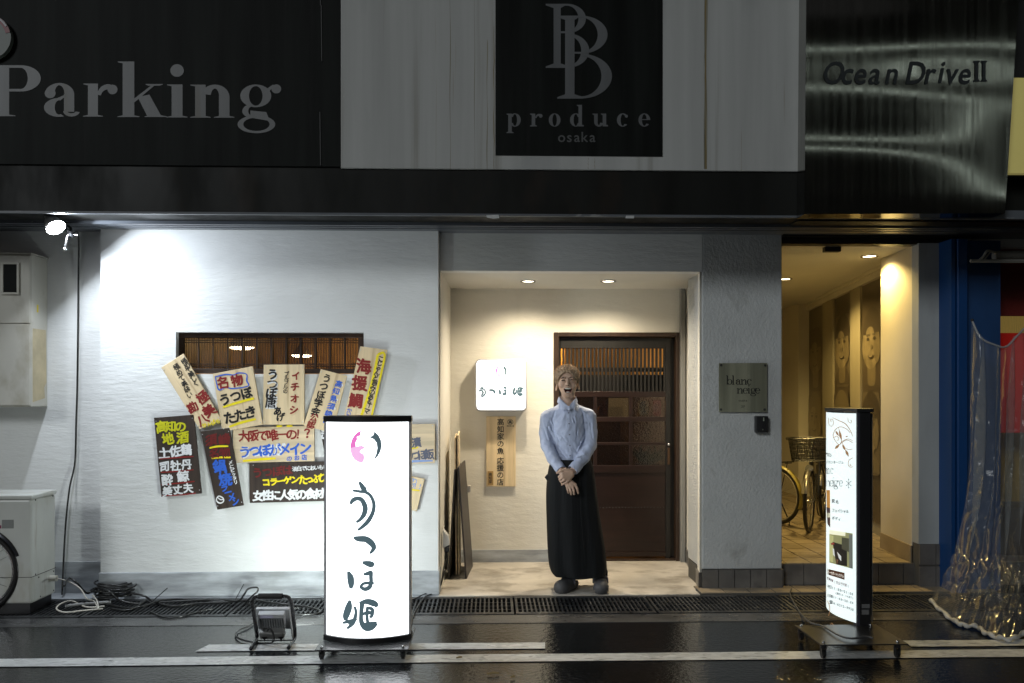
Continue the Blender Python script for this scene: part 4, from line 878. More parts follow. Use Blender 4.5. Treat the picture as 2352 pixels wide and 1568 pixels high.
STROKES = {
 'う': [[(245, 482, 3), (290, 489, 6), (320, 492, 8), (350, 515, 8), (368, 560, 10), (362, 610, 12), (335, 660, 15), (302, 693, 10), (275, 713, 2)], [(232, 562, 4), (245, 541, 14), (270, 529, 14), (298, 538, 16), (317, 578, 20), (312, 618, 18), (290, 650, 10), (265, 668, 2)],
       [(284, 432, 3), (298, 456, 16), (312, 478, 18), (322, 490, 8)]],
 'つ': [[(250, 756, 3), (278, 763, 22), (320, 766, 26), (350, 785, 27), (367, 810, 20), (361, 830, 11), (345, 849, 2)]],
 'ほ': [[(218, 953, 3), (231, 985, 27), (236, 1025, 25), (234, 1053, 6)], [(302, 900, 3), (328, 906, 20), (356, 914, 26), (367, 922, 8)],
       [(308, 970, 3), (335, 965, 14), (352, 958, 10), (351, 985, 12), (352, 1012, 12), (344, 1042, 15), (318, 1056, 13), (294, 1044, 8), (304, 1026, 6), (330, 1020, 7), (369, 1021, 2)]],
 '姫': [[(228, 1120, 3), (222, 1160, 30), (206, 1212, 27), (203, 1238, 6)], [(187, 1252, 2), (225, 1243, 10), (270, 1228, 3)], [(256, 1156, 3), (264, 1195, 8), (248, 1250, 13), (212, 1286, 2)], [(205, 1235, 8), (228, 1252, 10), (242, 1270, 4)],
       [(283, 1137, 3), (330, 1128, 22), (374, 1142, 26), (386, 1160, 4)], [(300, 1140, 18), (294, 1200, 13), (297, 1250, 18), (322, 1280, 27), (356, 1280, 18), (386, 1257, 2)],
       [(300, 1202, 4), (335, 1192, 12), (362, 1198, 7)], [(326, 1165, 5), (358, 1172, 10), (358, 1205, 9), (345, 1222, 5)], [(300, 1262, 4), (340, 1257, 12), (386, 1250, 3)], [(330, 1160, 6), (328, 1215, 8), (334, 1258, 8)]]}
Z3 = lambda x, y: (713.3+x*.39503, 935.4+y*.39503)
YC = 4.79; XC = WX(846, YC); hw = .243
t = thing('standing_sign', 'tall glowing white standing sign with teal Japanese characters on a black wheeled base', 'standing sign', (XC, YC, 0))
zb_, zt_ = .104, 1.368
def arc(sg, hw_=hw, off=.028, bul=.085, n=20): return [(XC+hw_*math.sin(R(-90+180*i/n)) if False else XC-hw_+2*hw_*i/n, YC+sg*(off+bul*(1-((i/n-.5)*2)**2))) for i in range(n+1)]
FACEG = mat('glowing_white_face', (.85, .87, .9), .4, emit=2.3, ecol=(.93, .97, 1.0))
fr, bk = arc(-1), arc(1)
m = MB(); n = len(fr); m.add([(x, y, zb_) for x, y in fr]+[(x, y, zt_) for x, y in fr], [(i, i+1, n+i+1, n+i) for i in range(n-1)]); m.build('face', FACEG, t, smooth='all')
m = MB(); m.add([(x, y, zb_) for x, y in bk]+[(x, y, zt_) for x, y in bk], [(i+1, i, n+i, n+i+1) for i in range(n-1)]); m.build('face', mat('glowing_back_face', (.85, .87, .9), .4, emit=2.8, ecol=(.93, .97, 1.0)), t, smooth='all')
for sg in (-1, 1):
    m = MB().box(XC+sg*hw, XC+sg*(hw+.014), YC-.034, YC+.034, .074, zt_+.01); m.build('side_frame', ALU, t, bevel=.003)
out = [(x, y) for x, y in arc(-1, hw+.018, .036, .088)]+[(x, y) for x, y in arc(1, hw+.018, .036, .088)][::-1]
MB().prism([(x, y, zt_-.002) for x, y in out], (0, 0, .036)).build('top_cap', BLACKP, t, bevel=.003)
MB().prism([(x, y, .0715) for x, y in out], (0, 0, .032)).build('bottom_cap', BLACKP, t, bevel=.003)
BX0, BX1 = XC-.275, XC+.262
MB().box(BX0, BX1, 4.575, 5.00, .060, .069).build('base_plate', BLACKGL, t, bevel=.003)
for (x, y) in ((BX0+.035, 4.61), (BX1-.035, 4.61), (BX0+.035, 4.965), (BX1-.035, 4.965)):
    m = MB(); m.cyl((x, y, .050), (x, y, .060), .02, n=12); m.box(x-.014, x-.010, y-.012, y+.022, .018, .052); m.box(x+.010, x+.014, y-.012, y+.022, .018, .052)
    w = m.build('caster', BLACKP, t)
    MB().cyl((x-.009, y+.008, .0225), (x+.009, y+.008, .0225), .0223, n=20).build('wheel', RUBBER, w, smooth=True)
    MB().ell((x, y, .073), (.009, .009, .009), 10, 6).build('nut', CHROME, w, smooth=True)
Pm = curve_map(fr, .0035)
m = MB(); m.fat = 2.2
for k in STROKES:
    for s_ in STROKES[k]: brush(m, [(*Z3(x, y), w*.395) for x, y, w in s_], Pm)
pk, pl, te = emblem(Z2, Pm)
m.build('lettering', TEALK, t)
m = MB(); petals(m, Z2, Pm, .5)
for (cx, cy, rx, ry, an) in ((317, 447, 11, 26, 12), (340, 452, 12, 22, 38)):
    pts = []
    for i in range(13):
        a = 2*math.pi*i/12; u, v = rx*math.cos(a), ry*math.sin(a); c_, s_ = math.cos(R(an)), math.sin(R(an)); pts.append((*Z3(cx+u*c_-v*s_, cy+u*s_+v*c_), 1.0))
    brush(m, pts, Pm, 2)
m.build('blossom_outline', TEALK, t)
pk.build('pink_crescent', PINKK, t); pl.build('pale_pink_crescent', PALEP, t); te.build('teal_crescent', TEALK, t)
# square sign on the entrance wall
YQ = YB-.13
def rrect(x0, x1, z0, z1, r, y, n=6):
    pts = []
    for (cx, cz_, a0) in ((x1-r, z1-r, 0), (x0+r, z1-r, 90), (x0+r, z0+r, 180), (x1-r, z0+r, 270)):
        for i in range(n+1): a = R(a0+90*i/n); pts.append((cx+r*math.cos(a), y, cz_+r*math.sin(a)))
    return pts
qx0, qx1, qz0, qz1 = WX(1091.5, YQ), WX(1210.5, YQ), WZ(944.5, YQ), WZ(824, YQ)
t = thing('square_light_sign', 'glowing white rounded square sign with small teal and pink emblem on the cream wall', 'sign', ((qx0+qx1)/2, YB, qz0))
MB().prism(rrect(qx0, qx1, qz0, qz1, .045, YQ)[::-1], (0, .129, 0)).build('frame', mat('silver_plastic', (.42, .42, .46), .4), t, bevel=.008)
MB().poly(rrect(qx0+.012, qx1-.012, qz0+.012, qz1-.012, .036, YQ-.0015)[::-1]).build('face', mat('glowing_square_face', (.85, .87, .9), .4, emit=1.0, ecol=(.95, .96, 1.0)), t)
ZL = lambda zx, zy: ((1700+zx/2.412)*.58464, (1050+zy/2.412)*.58464)
Pq = plane(YQ-.003)
CE = lambda x, y: ZL(648+(x-595)*.425, 986+(y-975)*.44)
pk, pl, te = emblem(CE, Pq)
m = MB(); m.fat = 1.1
def place(k, x0, y0, kx, ky, wk):
    for s_ in STROKES[k]: brush(m, [(*ZL(x0+x*kx, y0+y*ky), w*wk) for x, y, w in s_], Pq)
place('う', 330, 975, .46, .36, .085); place('つ', 418, 872, .46, .38, .10); place('ほ', 530, 722, .46, .46, .10); place('姫', 664, 645, .49, .44, .10)
m.build('lettering', TEALK, t); pk.build('pink_crescent', PINKK, t); pl.build('pale_pink_crescent', PALEP, t); te.build('teal_crescent', TEALK, t)
m = MB(); brush(m, [(*ZL(520, 1158), 1), (*ZL(524, 1170), 1.6), (*ZL(535, 1170), .8)], Pq); m.build('pink_mark', PINKK, t)
# wooden shop board on the entrance wall
YV = YB-.026
t = thing('wooden_sign', 'upright pale wooden sign with a column of printed black characters under the square light', 'sign', W(1150, 1117, YV))
MB().box(WX(1117, YV), WX(1184.5, YV), YV, YB-.001, WZ(1117, YV), WZ(956, YV)).build('plank', WOODL, t, bevel=.002)
ZV = lambda zx, zy: (993.9+zx*.29829, 935.4+zy*.29829); Pv = plane(YV-.0012)
m = MB(); line(m, '高知家の魚', ZV(523, 112), ZV(522, 335), 16.5, Pv, bold=.02); line(m, '応援の店', ZV(521, 410), ZV(520, 575), 16.5, Pv, bold=.02)
ringp(m, *ZV(597, 112), 6.6, 6.6, 0, 360, .9, .9, Pv); put(m, '高', *ZV(597, 112), 9, Pv, bold=.03); line(m, '高知家の魚', ZV(575, 143), ZV(620, 143), 3, Pv, bold=.05)
m.build('lettering', INK_K, t)
m = MB().box(WX(993.9+424*.29829, YV), WX(993.9+467*.29829, YV), YV-.006, YV-.0005, WZ(935.4+597*.29829, YV), WZ(935.4+489*.29829, YV)); tg = m.build('small_tag', mat('amber_wood', (.42, .26, .09), .5), t, bevel=.001)
m = MB(); line(m, '高知家', ZV(444, 516), ZV(444, 572), 8.5, plane(YV-.0075), bold=.02); m.build('lettering', INK_K, tg)

# ================================================================== PIER FITTINGS
YP = YA-.022
t = thing('brass_plaque', 'square brushed metal plaque with engraved black lettering on the grey stucco pier', 'plaque', W(1708, 946, YP))
ZN = lambda zx, zy: ((2750+zx/3.135)*.58464, (1300+zy/3.135)*.58464)
A = [ZN(232, 395), ZN(828, 392), ZN(828, 998), ZN(232, 998)]
MB().prism([W(*A[0], YP), W(*A[3], YP), W(*A[2], YP), W(*A[1], YP)], (0, .004, 0)).build('plate', mat('brushed_brass_steel', (.30, .30, .22), .42, metal=.6, var=(18, (1.5, 1, .05), .15), bump=(3.0, (2.2, 1, .3), .8, .03, 0.0)), t, bevel=.001, seg=1)
m = MB()
for zx, zy in ((258, 420), (800, 423), (257, 966), (793, 966)): p = W(*ZN(zx, zy), YP); m.cyl((p.x, p.y-.006, p.z), (p.x, YA+.005, p.z), .009, n=12)
m.build('stud', mat('dark_steel', (.12, .12, .11), .35, metal=.9), t, smooth=True)
Pn = plane(YP-.0008); m = MB()
for ch, zx, zy in [(c, x, 660) for c, x in zip('blanc', (320, 392, 432, 500, 570))]+[(c, x, 770) for c, x in zip('neige', (452, 520, 585, 615, 672))]: serif_text(m, ch, ZN(zx, 0)[0], ZN(0, zy)[1], 12.6, Pn, s=.22, h=.09, kx=.95)
line(m, 'osaka', ZN(485, 853), ZN(570, 853), 7.5, Pn, bold=.0); line(m, '3F', ZN(517, 928), ZN(545, 928), 8, Pn, bold=.0)
m.build('lettering', mat('engraved_black', (.012, .012, .010), .5), t)
t = thing('card_reader', 'small black wall box below the metal plaque on the stucco pier', 'card reader', W(1751, 994, YA))
a, b = W(*ZN(692, 1252), YA-.05), W(*ZN(845, 1048), YA-.05)
MB().box(a.x, b.x, YA-.05, YA, a.z, b.z).build('box', BLACKP, t, bevel=.006)
m = MB().box(*(W(*ZN(778, 1110), YA-.05).x, W(*ZN(790, 1110), YA-.05).x), YA-.053, YA-.049, W(*ZN(0, 1110), YA-.05).z, W(*ZN(0, 1066), YA-.05).z); m.ell(W(*ZN(775, 1215), YA-.05), (.004, .003, .004), 8, 5); m.build('slot', mat('dim_display', (.25, .28, .22), .4), t)

# ================================================================== SALON SIGN (stands across the footway)
ZS = lambda zx, zy: (1812.4+zx*.3801, 923.7+zy*.3801)
SXa, SYa = WX(1966.5, 4.90), 4.90; SXb, SYb = WX(1897.5, 5.30), 5.30
t = thing('salon_sign', 'standing sign with brown scrolls and photographs, its black edge towards the street', 'standing sign', ((SXa+SXb)/2+.05, 5.1, 0))
fc = []; nn_ = 18
for i in range(nn_+1):
    s_ = i/nn_; x = SXb+(SXa-SXb)*s_; y = SYb+(SYa-SYb)*s_; bl = .045*(1-(2*s_-1)**2); fc.append((x-bl, y-bl*.05))
z0s, z1s = .105, 1.41
n = len(fc)
m = MB().add([(x, y, z0s) for x, y in fc]+[(x, y, z1s) for x, y in fc], [(i, i+1, n+i+1, n+i) for i in range(n-1)])
m.build('face', mat('cool_backlit_face', (.75, .82, .83), .35, emit=.62, ecol=(.88, 1.0, 1.0), var=(1.3, (1, 1, 1), .05)), t, smooth='all')
th = .088; fx0_ = SXa+.004
m = MB().prism([(SXa+.002, SYa-.012, z0s-.02), (SXa+.012+.004, SYa-.014, z0s-.02), (SXa+.012, SYa+.03, z0s-.02), (SXa, SYa+.03, z0s-.02)], (0, 0, z1s-z0s+.03)); m.build('edge_trim', mat('dark_bluish_frame', (.03, .03, .045), .35), t)
m = MB().box(SXa+.017, SXa+th, SYa-.010, SYa+.05, z0s-.02, z1s+.01); m.box(SXb+.01, SXb+.01+th, SYb-.05, SYb+.01, z0s-.02, z1s+.01); m.box(SXb+.03, SXa+.03, SYa+.05, SYb-.05, z0s-.02, z1s); m.build('casing', BLACKP, t, bevel=.003)
bkc = [(SXb+.015+(SXa-SXb)*i/nn_+th+.045*(1-(2*i/nn_-1)**2), SYb+(SYa-SYb)*i/nn_) for i in range(nn_+1)]
m = MB().add([(x, y, z0s) for x, y in bkc]+[(x, y, z1s) for x, y in bkc], [(i+1, i, n+i, n+i+1) for i in range(n-1)]); m.build('back_face', mat('unlit_white_face', (.4, .42, .42), .4), t, smooth='all')
cap = [(x-.008, y) for x, y in fc]+[(SXa-.004, SYa-.02), (SXa+th+.004, SYa-.02)]+[(x+.008, y) for x, y in bkc[::-1]]+[(SXb+.1, SYb+.016), (SXb-.004, SYb+.016)]
MB().prism([(x, y, z1s+.008) for x, y in cap], (0, 0, .022)).build('top_cap', BLACKP, t)
b0 = [G(1827.6, 1435, .09), G(1881, 1480, .09), G(2088, 1479, .09)]
bx0, bx1, by0, by1 = (b0[0].x+b0[1].x)/2, b0[2].x, (b0[1].y+b0[2].y)/2, b0[0].y
MB().box(bx0, bx1, by0, by1, .082, .090).build('base_plate', mat('black_base_plate', (.012, .012, .012), .28), t, bevel=.003)
for (x, y) in ((bx0+.03, by0+.03), (bx1-.05, by0+.03), (bx0+.03, by1-.03), (bx1-.05, by1-.03)):
    m = MB().cyl((x, y, .062), (x, y, .082), .018, n=12); m.box(x-.013, x-.009, y-.01, y+.02, .02, .064); m.box(x+.009, x+.013, y-.01, y+.02, .02, .064); w = m.build('caster', BLACKP, t)
    MB().cyl((x-.008, y+.008, .025), (x+.008, y+.008, .025), .0248, n=18).build('wheel', RUBBER, w, smooth=True); MB().ell((x, y, .094), (.010, .010, .010), 10, 6).build('nut', CHROME, w, smooth=True)
m = MB().box(SXa+.03, SXa+.075, SYa-.0115, SYa-.0105, .16, .19); m.box(SXa+.03, SXa+.08, SYa-.0118, SYa-.0105, .20, .225); m.build('small_label', mat('grey_label', (.12, .12, .12), .6), t)
Ps = curve_map(fc, .002)
BRN = mat('brown_scroll_ink', (.36, .19, .08), .5, emit=.12, ecol=(1, .55, .28)); GRYK = mat('grey_backlit_ink', (.16, .18, .19), .5, emit=.05)
m = MB()
def sc(pts, w): brush(m, [(*ZS(x, y), w_*.38) for (x, y), w_ in zip(pts, w if isinstance(w, list) else [w]*len(pts))], Ps)
sc([(238, 95), (240, 130), (255, 145), (268, 130), (266, 110), (255, 100), (250, 112), (258, 116)], 3); sc([(262, 92), (300, 110), (340, 130), (370, 170), (384, 205)], [3, 4, 5, 4, 3])
sc([(355, 92), (358, 115), (372, 125), (378, 112), (370, 106)], 3); sc([(384, 245), (370, 235), (345, 228), (318, 245), (300, 255), (278, 230), (266, 200), (280, 165), (310, 148), (345, 160), (370, 185)], 3.5)
sc([(268, 215), (285, 205), (300, 215), (296, 230), (288, 224)], 3); sc([(305, 258), (318, 232), (305, 205), (305, 175), (296, 150)], [4, 4, 3, 3, 1])
sc([(316, 240), (340, 225), (362, 222), (384, 232)], 3); sc([(320, 245), (340, 275), (360, 285), (384, 282)], 3); sc([(386, 335), (362, 350), (358, 378), (372, 392), (386, 388)], 3); sc([(374, 372), (368, 380), (378, 384)], 3)
for a, b, wd_ in (((318, 232), (302, 165), 14), ((300, 205), (280, 170), 12), ((304, 255), (276, 282), 16), ((322, 255), (340, 290), 14), ((340, 285), (360, 328), 16), ((356, 205), (340, 208), 7)): sc([a, ((a[0]+b[0])/2, (a[1]+b[1])/2), b], [1, wd_, 1])
sc([(232, 1200), (243, 1225), (246, 1260), (238, 1290)], 4); sc([(240, 1380), (255, 1335), (268, 1350), (268, 1400), (250, 1420), (245, 1390), (256, 1378)], 3)
m.build('scroll_ornament', BRN, t)
m = MB()
line(m, 'ックサロン', ZS(212, 308), ZS(252, 320), 9.6, Ps, bold=.03, sx=.62); line(m, 'ブランネージュ', ZS(226, 362), ZS(322, 362), 8.4, Ps, bold=.02, sx=.8)
for ch, x in zip('anc', (216, 224, 248)): serif_text(m, ch, ZS(x, 0)[0], ZS(0, 432)[1], 13.5, Ps, s=.14, h=.07, kx=.52)
for ch, x in zip('neige', (222, 243, 262, 268, 300)): serif_text(m, ch, ZS(x, 0)[0], ZS(0, 508)[1], 14.0, Ps, s=.14, h=.07, kx=.62)
for a in range(0, 180, 60):
    c_, s_ = math.cos(R(a+30)), math.sin(R(a+30)); brush(m, [(*ZS(360-20*c_*.9, 490-30*s_), .9), (*ZS(360, 490), .9), (*ZS(360+20*c_*.9, 490+30*s_), .9)], Ps)
    for sg in (-1, 1): brush(m, [(*ZS(360+sg*17*c_*.9-4, 490+sg*25*s_), 1.0), (*ZS(360+sg*17*c_*.9+4, 490+sg*25*s_), 1.0)], Ps)
for tx, x0, x1, y, sz in (('脱毛', 267, 290, 598, 9.5), ('フェイシャル', 267, 352, 655, 9.0), ('ボディ', 267, 304, 702, 8.5)): line(m, tx, ZS(x0, y-3), ZS(x1, y+4), sz, Ps, bold=.035, sx=.75)
line(m, '土日祝11:00～20:00', ZS(236, 1165), ZS(384, 1212), 7.5, Ps, bold=.03, sx=.75); line(m, '平日11:00～21:00', ZS(238, 1112), ZS(382, 1158), 8.2, Ps, bold=.03, sx=.75)
line(m, '(受付20:30まで)', ZS(282, 1152), ZS(384, 1182), 5.6, Ps, bold=.03, sx=.75); line(m, '☎06-6212-9930', ZS(250, 1205), ZS(385, 1252), 8.2, Ps, bold=.03, sx=.8)
m.build('lettering', GRYK, t)
m = MB(); line(m, '(完全予約制)', ZS(276, 1085), ZS(358, 1108), 8.4, Ps, bold=.0, sx=.7); line(m, '営業時間', ZS(234, 1062), ZS(262, 1078), 7, Ps, bold=.02, sx=.5); m.build('plum_lettering', mat('plum_ink', (.16, .04, .06), .5, emit=.03), t)
def patch(name, pts, mt, sub=None, off=.003):
    Pp = curve_map(fc, off); a, b, c, d = [Vector((*p, 0)) for p in pts]
    def fn(u, v): q = d.lerp(c, u).lerp(a.lerp(b, u), v); return Pp(*ZS(q.x, q.y))
    return MB().grid(fn, 10, 2).build(name, mt, sub or t)
def pm(n, c, e): return mat(n, c, .4, emit=e)
patch('banner', [(230, 1005), (335, 1030), (335, 1072), (231, 1040)], pm('brown_banner', (.12, .05, .025), .10), off=.0022)
m = MB(); line(m, 'ケーサポートシステム', ZS(236, 1026), ZS(326, 1050), 8.0, curve_map(fc, .0035), bold=.02, sx=.62); m.build('lettering', mat('cream_ink', (.8, .75, .68), .5, emit=.4), t)
ph = patch('photograph', [(243, 770), (384, 792), (385, 1006), (243, 968)], pm('photo_green', (.34, .34, .16), .30), off=.0022)
for q_, (pts, mt) in enumerate((([(243, 770), (340, 784), (340, 808), (243, 796)], pm('photo_light', (.8, .8, .6), .6)), ([(245, 800), (268, 806), (266, 966), (245, 962)], pm('photo_floor', (.5, .5, .22), .4)),
    ([(262, 842), (350, 868), (350, 990), (285, 978)], pm('photo_dark', (.03, .025, .02), .02)), ([(318, 815), (362, 822), (362, 905), (318, 885)], pm('photo_shadow', (.12, .12, .075), .08)),
    ([(362, 796), (384, 799), (385, 1005), (364, 1000)], pm('photo_grey', (.22, .24, .22), .15)), ([(290, 902), (315, 930), (315, 960), (300, 940)], pm('photo_chair', (.6, .62, .6), .5)),
    ([(262, 880), (272, 885), (277, 932), (266, 920)], pm('photo_chair', (.6, .62, .6), .5)), ([(252, 850), (272, 846), (274, 858), (256, 862)], pm('photo_red', (.4, .05, .04), .15)), ([(285, 945), (297, 950), (294, 975), (286, 972)], pm('photo_brown', (.2, .1, .05), .12)))):
    patch('picture_patch', pts, mt, ph, off=.0026+.0003*q_)
ph = patch('photograph', [(224, 530), (247, 530), (249, 758), (232, 735)], pm('photo_orange', (.55, .26, .05), .35), off=.0022)
patch('picture_patch', [(226, 632), (248, 640), (249, 758), (232, 735)], pm('photo_plum', (.09, .045, .05), .05), ph, off=.0026)
for k in range(3): patch('picture_patch', [(226+8*k, 668), (230+8*k, 668), (231+8*k, 695), (227+8*k, 695)], pm('photo_light', (.8, .8, .6), .6), ph, off=.0031)

# ================================================================== LAMPS
c = W(128, 522, 5.66); nrm = Vector((.60, -.27, -.72)).normalized()
t = thing('clip_lamp', 'bright white clip on floodlight bulb under the soffit above the cabinet', 'lamp', c)
Mz = nrm.to_track_quat('Z', 'Y').to_matrix()
MB().lathe(c, [(.062, .0), (.045, .012), (.001, .018)], 24, Mz).build('glowing_lens', mat('floodlight_glow', (1, 1, 1), emit=95, ecol=(.88, .93, 1.0)), t, smooth='all')
MB().lathe(c, [(.064, .003), (.066, -.005), (.045, -.07), (.024, -.10), (.022, -.13), (.001, -.132)], 24, Mz).build('reflector', WHITEP, t, smooth=True)
e = c-nrm*.12; cl = W(163, 538, 5.78)
m = MB().tube(spline([e, e.lerp(cl, .5)+Vector((0, .02, .01)), cl]), .012, 8); m.ell(cl, (.022, .02, .026)); m.tube([cl, cl+Vector((.05, 0, -.005))], .006, 6); m.build('clamp', IRON, t, smooth=True)
m = MB().tube(spline([W(155, 540, 5.75), W(152, 556, 5.74), W(149, 568, 5.74)]), .0085, 8); m.ell(W(149, 572, 5.74), (.016, .012, .010)); m.build('wing_screw', CHROME, t, smooth=True)
MB().tube([cl, W(163, 524, 5.9), Vector((W(163, 522, 6.0).x, 5.93, SZ))], .009, 8).build('hanger', IRON, t, smooth=True)
al = lamp('lamp_light', 'AREA', c+nrm*.021, 36, (.82, .90, 1.0), t, shape='DISK', size=.12); al.rotation_euler = nrm.to_track_quat('-Z', 'Y').to_euler()
# work light on the road, shining at the wall
ZK = lambda zx, zy: ((930+zx/5.2267)*.58464, (2280+zy/5.2267)*.58464)
t = thing('work_light', 'portable silver floodlight with finned back in a black tube stand on the wet road', 'work light', G(625, 1490))
YK = 4.93
def kp(zx, zy, Y=YK): return W(*ZK(zx, zy), Y)
lf = G(*ZK(290, 1400), .013); rf = G(*ZK(1062, 1385), .013)
b_l = kp(415, 1235, 4.98); b_r = kp(1195, 1235, 4.98); b_l.z = b_r.z = .016
tl = [lf, b_l.lerp(lf, .15), b_l+Vector((.0, .0, .02)), kp(395, 960), kp(345, 640), kp(325, 440), kp(350, 370), kp(420, 332), kp(700, 322), kp(960, 320), kp(1060, 345), kp(1120, 430), kp(1145, 620), kp(1185, 960), b_r+Vector((0, 0, .02)), b_r.lerp(rf, .15), rf]
MB().tube(spline(tl, 5), .0115, 10).build('tube_stand', BLACKGL, t, smooth='all')
MB().tube([kp(450, 325), kp(940, 322)], .0185, 14).build('grip', RUBBER, t, smooth=True)
m = MB().tube([kp(415, 1232, 4.97), kp(1195, 1225, 4.97)], .0045, 8); m.build('cross_bar', IRON, t)
for zx in (570, 912): m = MB(); p = kp(zx, 1190, 4.965); m.cyl(p, p+Vector((0, 0, .012)), .014, .018, 10); m.cyl(p-Vector((0, 0, .016)), p, .005, n=8); m.build('wing_knob', BLACKP, t)
hc = kp(740, 890, 4.99); Mt = Matrix.Rotation(R(25), 3, 'X') @ Matrix.Diagonal((1.18, 1.1, 1.12)).to_3x3()
def hb(x0, x1, y0, y1, z0, z1):      # a tilted box in the lamp head's own frame
    m_ = MB().box(x0, x1, y0, y1, z0, z1); m_.v = [tuple(hc+Mt @ Vector(p)) for p in m_.v]; return m_
hb(-.088, .088, .028, .052, -.062, .078).build('housing', ALU, t, bevel=.004)
hb(-.068, .068, -.010, .0275, .045, .072).build('back_plate', ALU, t, bevel=.003)
m = MB()
for i in range(11):
    q = hb(-.064+.0128*i-.0015, -.064+.0128*i+.0015, -.012, .028, -.02, .044); m.add(q.v, q.f)
m.build('cooling_fin', ALU, t)
hb(-.064, .064, -.050, -.0005, -.068, -.022).build('driver_box', mat('grey_cast_alloy', (.30, .30, .29), .4, metal=.6), t, bevel=.008)
hb(-.058, .010, -.0116, -.0104, .050, .068).build('type_label', mat('lavender_label', (.5, .48, .62), .5), t)
hb(-.078, .078, .0525, .056, -.052, .068).build('led_window', mat('work_light_glow', (1, 1, 1), emit=18, ecol=(.92, 1.0, .98)), t)
for sg in (-1, 1): q = hb(sg*.0895, sg*.096, .0, .03, -.10, .015); q.build('bracket', ALU, t, bevel=.001)
al = lamp('light', 'AREA', hc+Mt @ Vector((0, .060, .008)), 11, (.90, 1.0, .96), t, shape='RECTANGLE', size=.14, size_y=.10); al.rotation_euler = (Mt @ Vector((0, 1, 0))).normalized().to_track_quat('-Z', 'Z').to_euler()
MB().tube(spline([hc+Mt @ Vector((-.02, -.045, -.012)), kp(690, 990, 4.90), kp(760, 1130, 4.90), kp(740, 1260, 4.92), kp(560, 1290, 4.92), G(*ZK(380, 1275), .006), G(*ZK(100, 1210), .006), G(*ZK(-20, 1130), .006), G(*ZK(30, 1030), .006), G(*ZK(250, 930), .006), G(*ZK(360, 850), .006)]), .006, 8).build('power_cord', RUBBER, t, smooth='all')

# ================================================================== DRAIN GRATES
def grate():
    m = MB(); w = .985; y0, y1 = 5.545, 6.02; z0, z1 = -.055, 0.0
    m.box(-w/2, w/2, y0, y0+.045, z0, z1); m.box(-w/2, w/2, y1-.045, y1, z0, z1); m.box(-w/2, -w/2+.018, y0+.045, y1-.045, z0, z1); m.box(w/2-.018, w/2, y0+.045, y1-.045, z0, z1)
    n = 30
    for i in range(1, n):
        x = -w/2+.018+(w-.036)*i/n; m.box(x-.0058, x+.0058, y0+.045, y1-.045, z0+.01, z1-.002)
    for j in (1, 2, 3): y = y0+.045+(y1-y0-.09)*j/4; m.box(-w/2+.018, w/2-.018, y-.006, y+.006, z0+.005, z1-.008)
    return m.build('drain_grate', IRON, origin=(0, 5.8, 0))
GL = ['drain grate beneath the cooling unit at the left edge', 'drain grate under the left end of the cable tangle', 'drain grate beneath the coiled black cable', 'drain grate behind the portable floodlight', 'drain grate behind the glowing standing sign', 'drain grate before the leaning black panels', 'drain grate under the heels of the laughing man', 'drain grate before the tiled foot of the stucco pier', 'drain grate behind the salon sign', 'drain grate running under the clear plastic sheet']
xs0 = WX(1181, 5.8); g0 = grate()
for k in range(-6, 4):
    o = g0 if k == -6 else g0.copy()
    if k > -6: COL.objects.link(o)
    o.location = (xs0+.5+k*1.0, 5.8, 0); tag(o, GL[k+6], 'drain grate', 'iron drain grates along the kerb')

# ================================================================== LEFT: CABINETS, CABLES
ux1 = W(72, 1134, 5.61).x; uz0, uz1 = .075, .832
t = thing('cooling_unit', 'off white outdoor air conditioning unit on a black plinth at the left edge', 'air conditioner', (ux1-.42, 5.76, 0))
MB().box(ux1-.86, ux1, 5.61, 5.92, uz0, uz1-.03).build('casing', CREAMW, t, bevel=.018, seg=3)
MB().box(ux1-.868, ux1+.006, 5.602, 5.926, uz1-.032, uz1).build('lid', CREAMW, t, bevel=.008)
m = MB().box(ux1-.862, ux1+.0012, 5.6088, 5.921, .258, .262); m.box(ux1-.30, ux1-.298, 5.6085, 5.612, uz0+.02, uz1-.05); m.build('seam', mat('dark_seam', (.06, .06, .055), .7), t)
m = MB()
for y, z in ((5.66, .79), (5.88, .79), (5.66, .27), (5.70, .24), (5.89, .24), (5.72, .10), (5.89, .10)): m.ell((ux1+.001, y, z), (.003, .006, .006), 8, 5)
m.build('screw', IRON, t)
m = MB().box(ux1-.20, ux1-.12, 5.6085, 5.6098, .60, .66); m.build('sticker', mat('grey_sticker', (.22, .23, .22), .5), t)
m = MB(); m.add([(ux1-.30, 5.6085, .63), (ux1-.215, 5.6085, .66), (ux1-.235, 5.6085, .66), (ux1-.30, 5.6085, .645)], [(0, 1, 2, 3)]); m.build('blue_mark', mat('dull_blue', (.02, .16, .34), .5), t)
m = MB().box(ux1-.30, ux1-.205, 5.6082, 5.6096, .600, .622); m.build('red_mark', mat('dull_magenta', (.25, .04, .09), .5), t)
MB().box(ux1-.85, ux1-.02, 5.63, 5.90, -.0, uz0).build('plinth', BLACKP, t)
MB().cyl((ux1, 5.84, .20), (ux1+.05, 5.84, .20), .022, n=12).build('pipe_stub', CREAM, t)
cx1 = W(72, 760, 6.0).x
t = thing('meter_cabinet', 'weathered beige wall cabinet with a small dark window at the left edge', 'cabinet', (cx1-.25, 6.1, 1.43))
z0_, z1_ = WZ(934, 6.0), WZ(588.5, 6.0)
MB().box(cx1-.56, cx1, 6.0, RC, z0_, z1_).build('casing', CREAM, t, bevel=.008)
zs_ = WZ(746, 6.0)
m = MB().box(cx1-.55, cx1-.006, 5.992, 5.9995, zs_+.004, z1_-.012); m.build('upper_door', CREAM, t, bevel=.003)
m = MB().box(cx1-.55, cx1-.006, 5.992, 5.9995, z0_+.012, zs_-.004); m.build('lower_door', CREAM, t, bevel=.003)
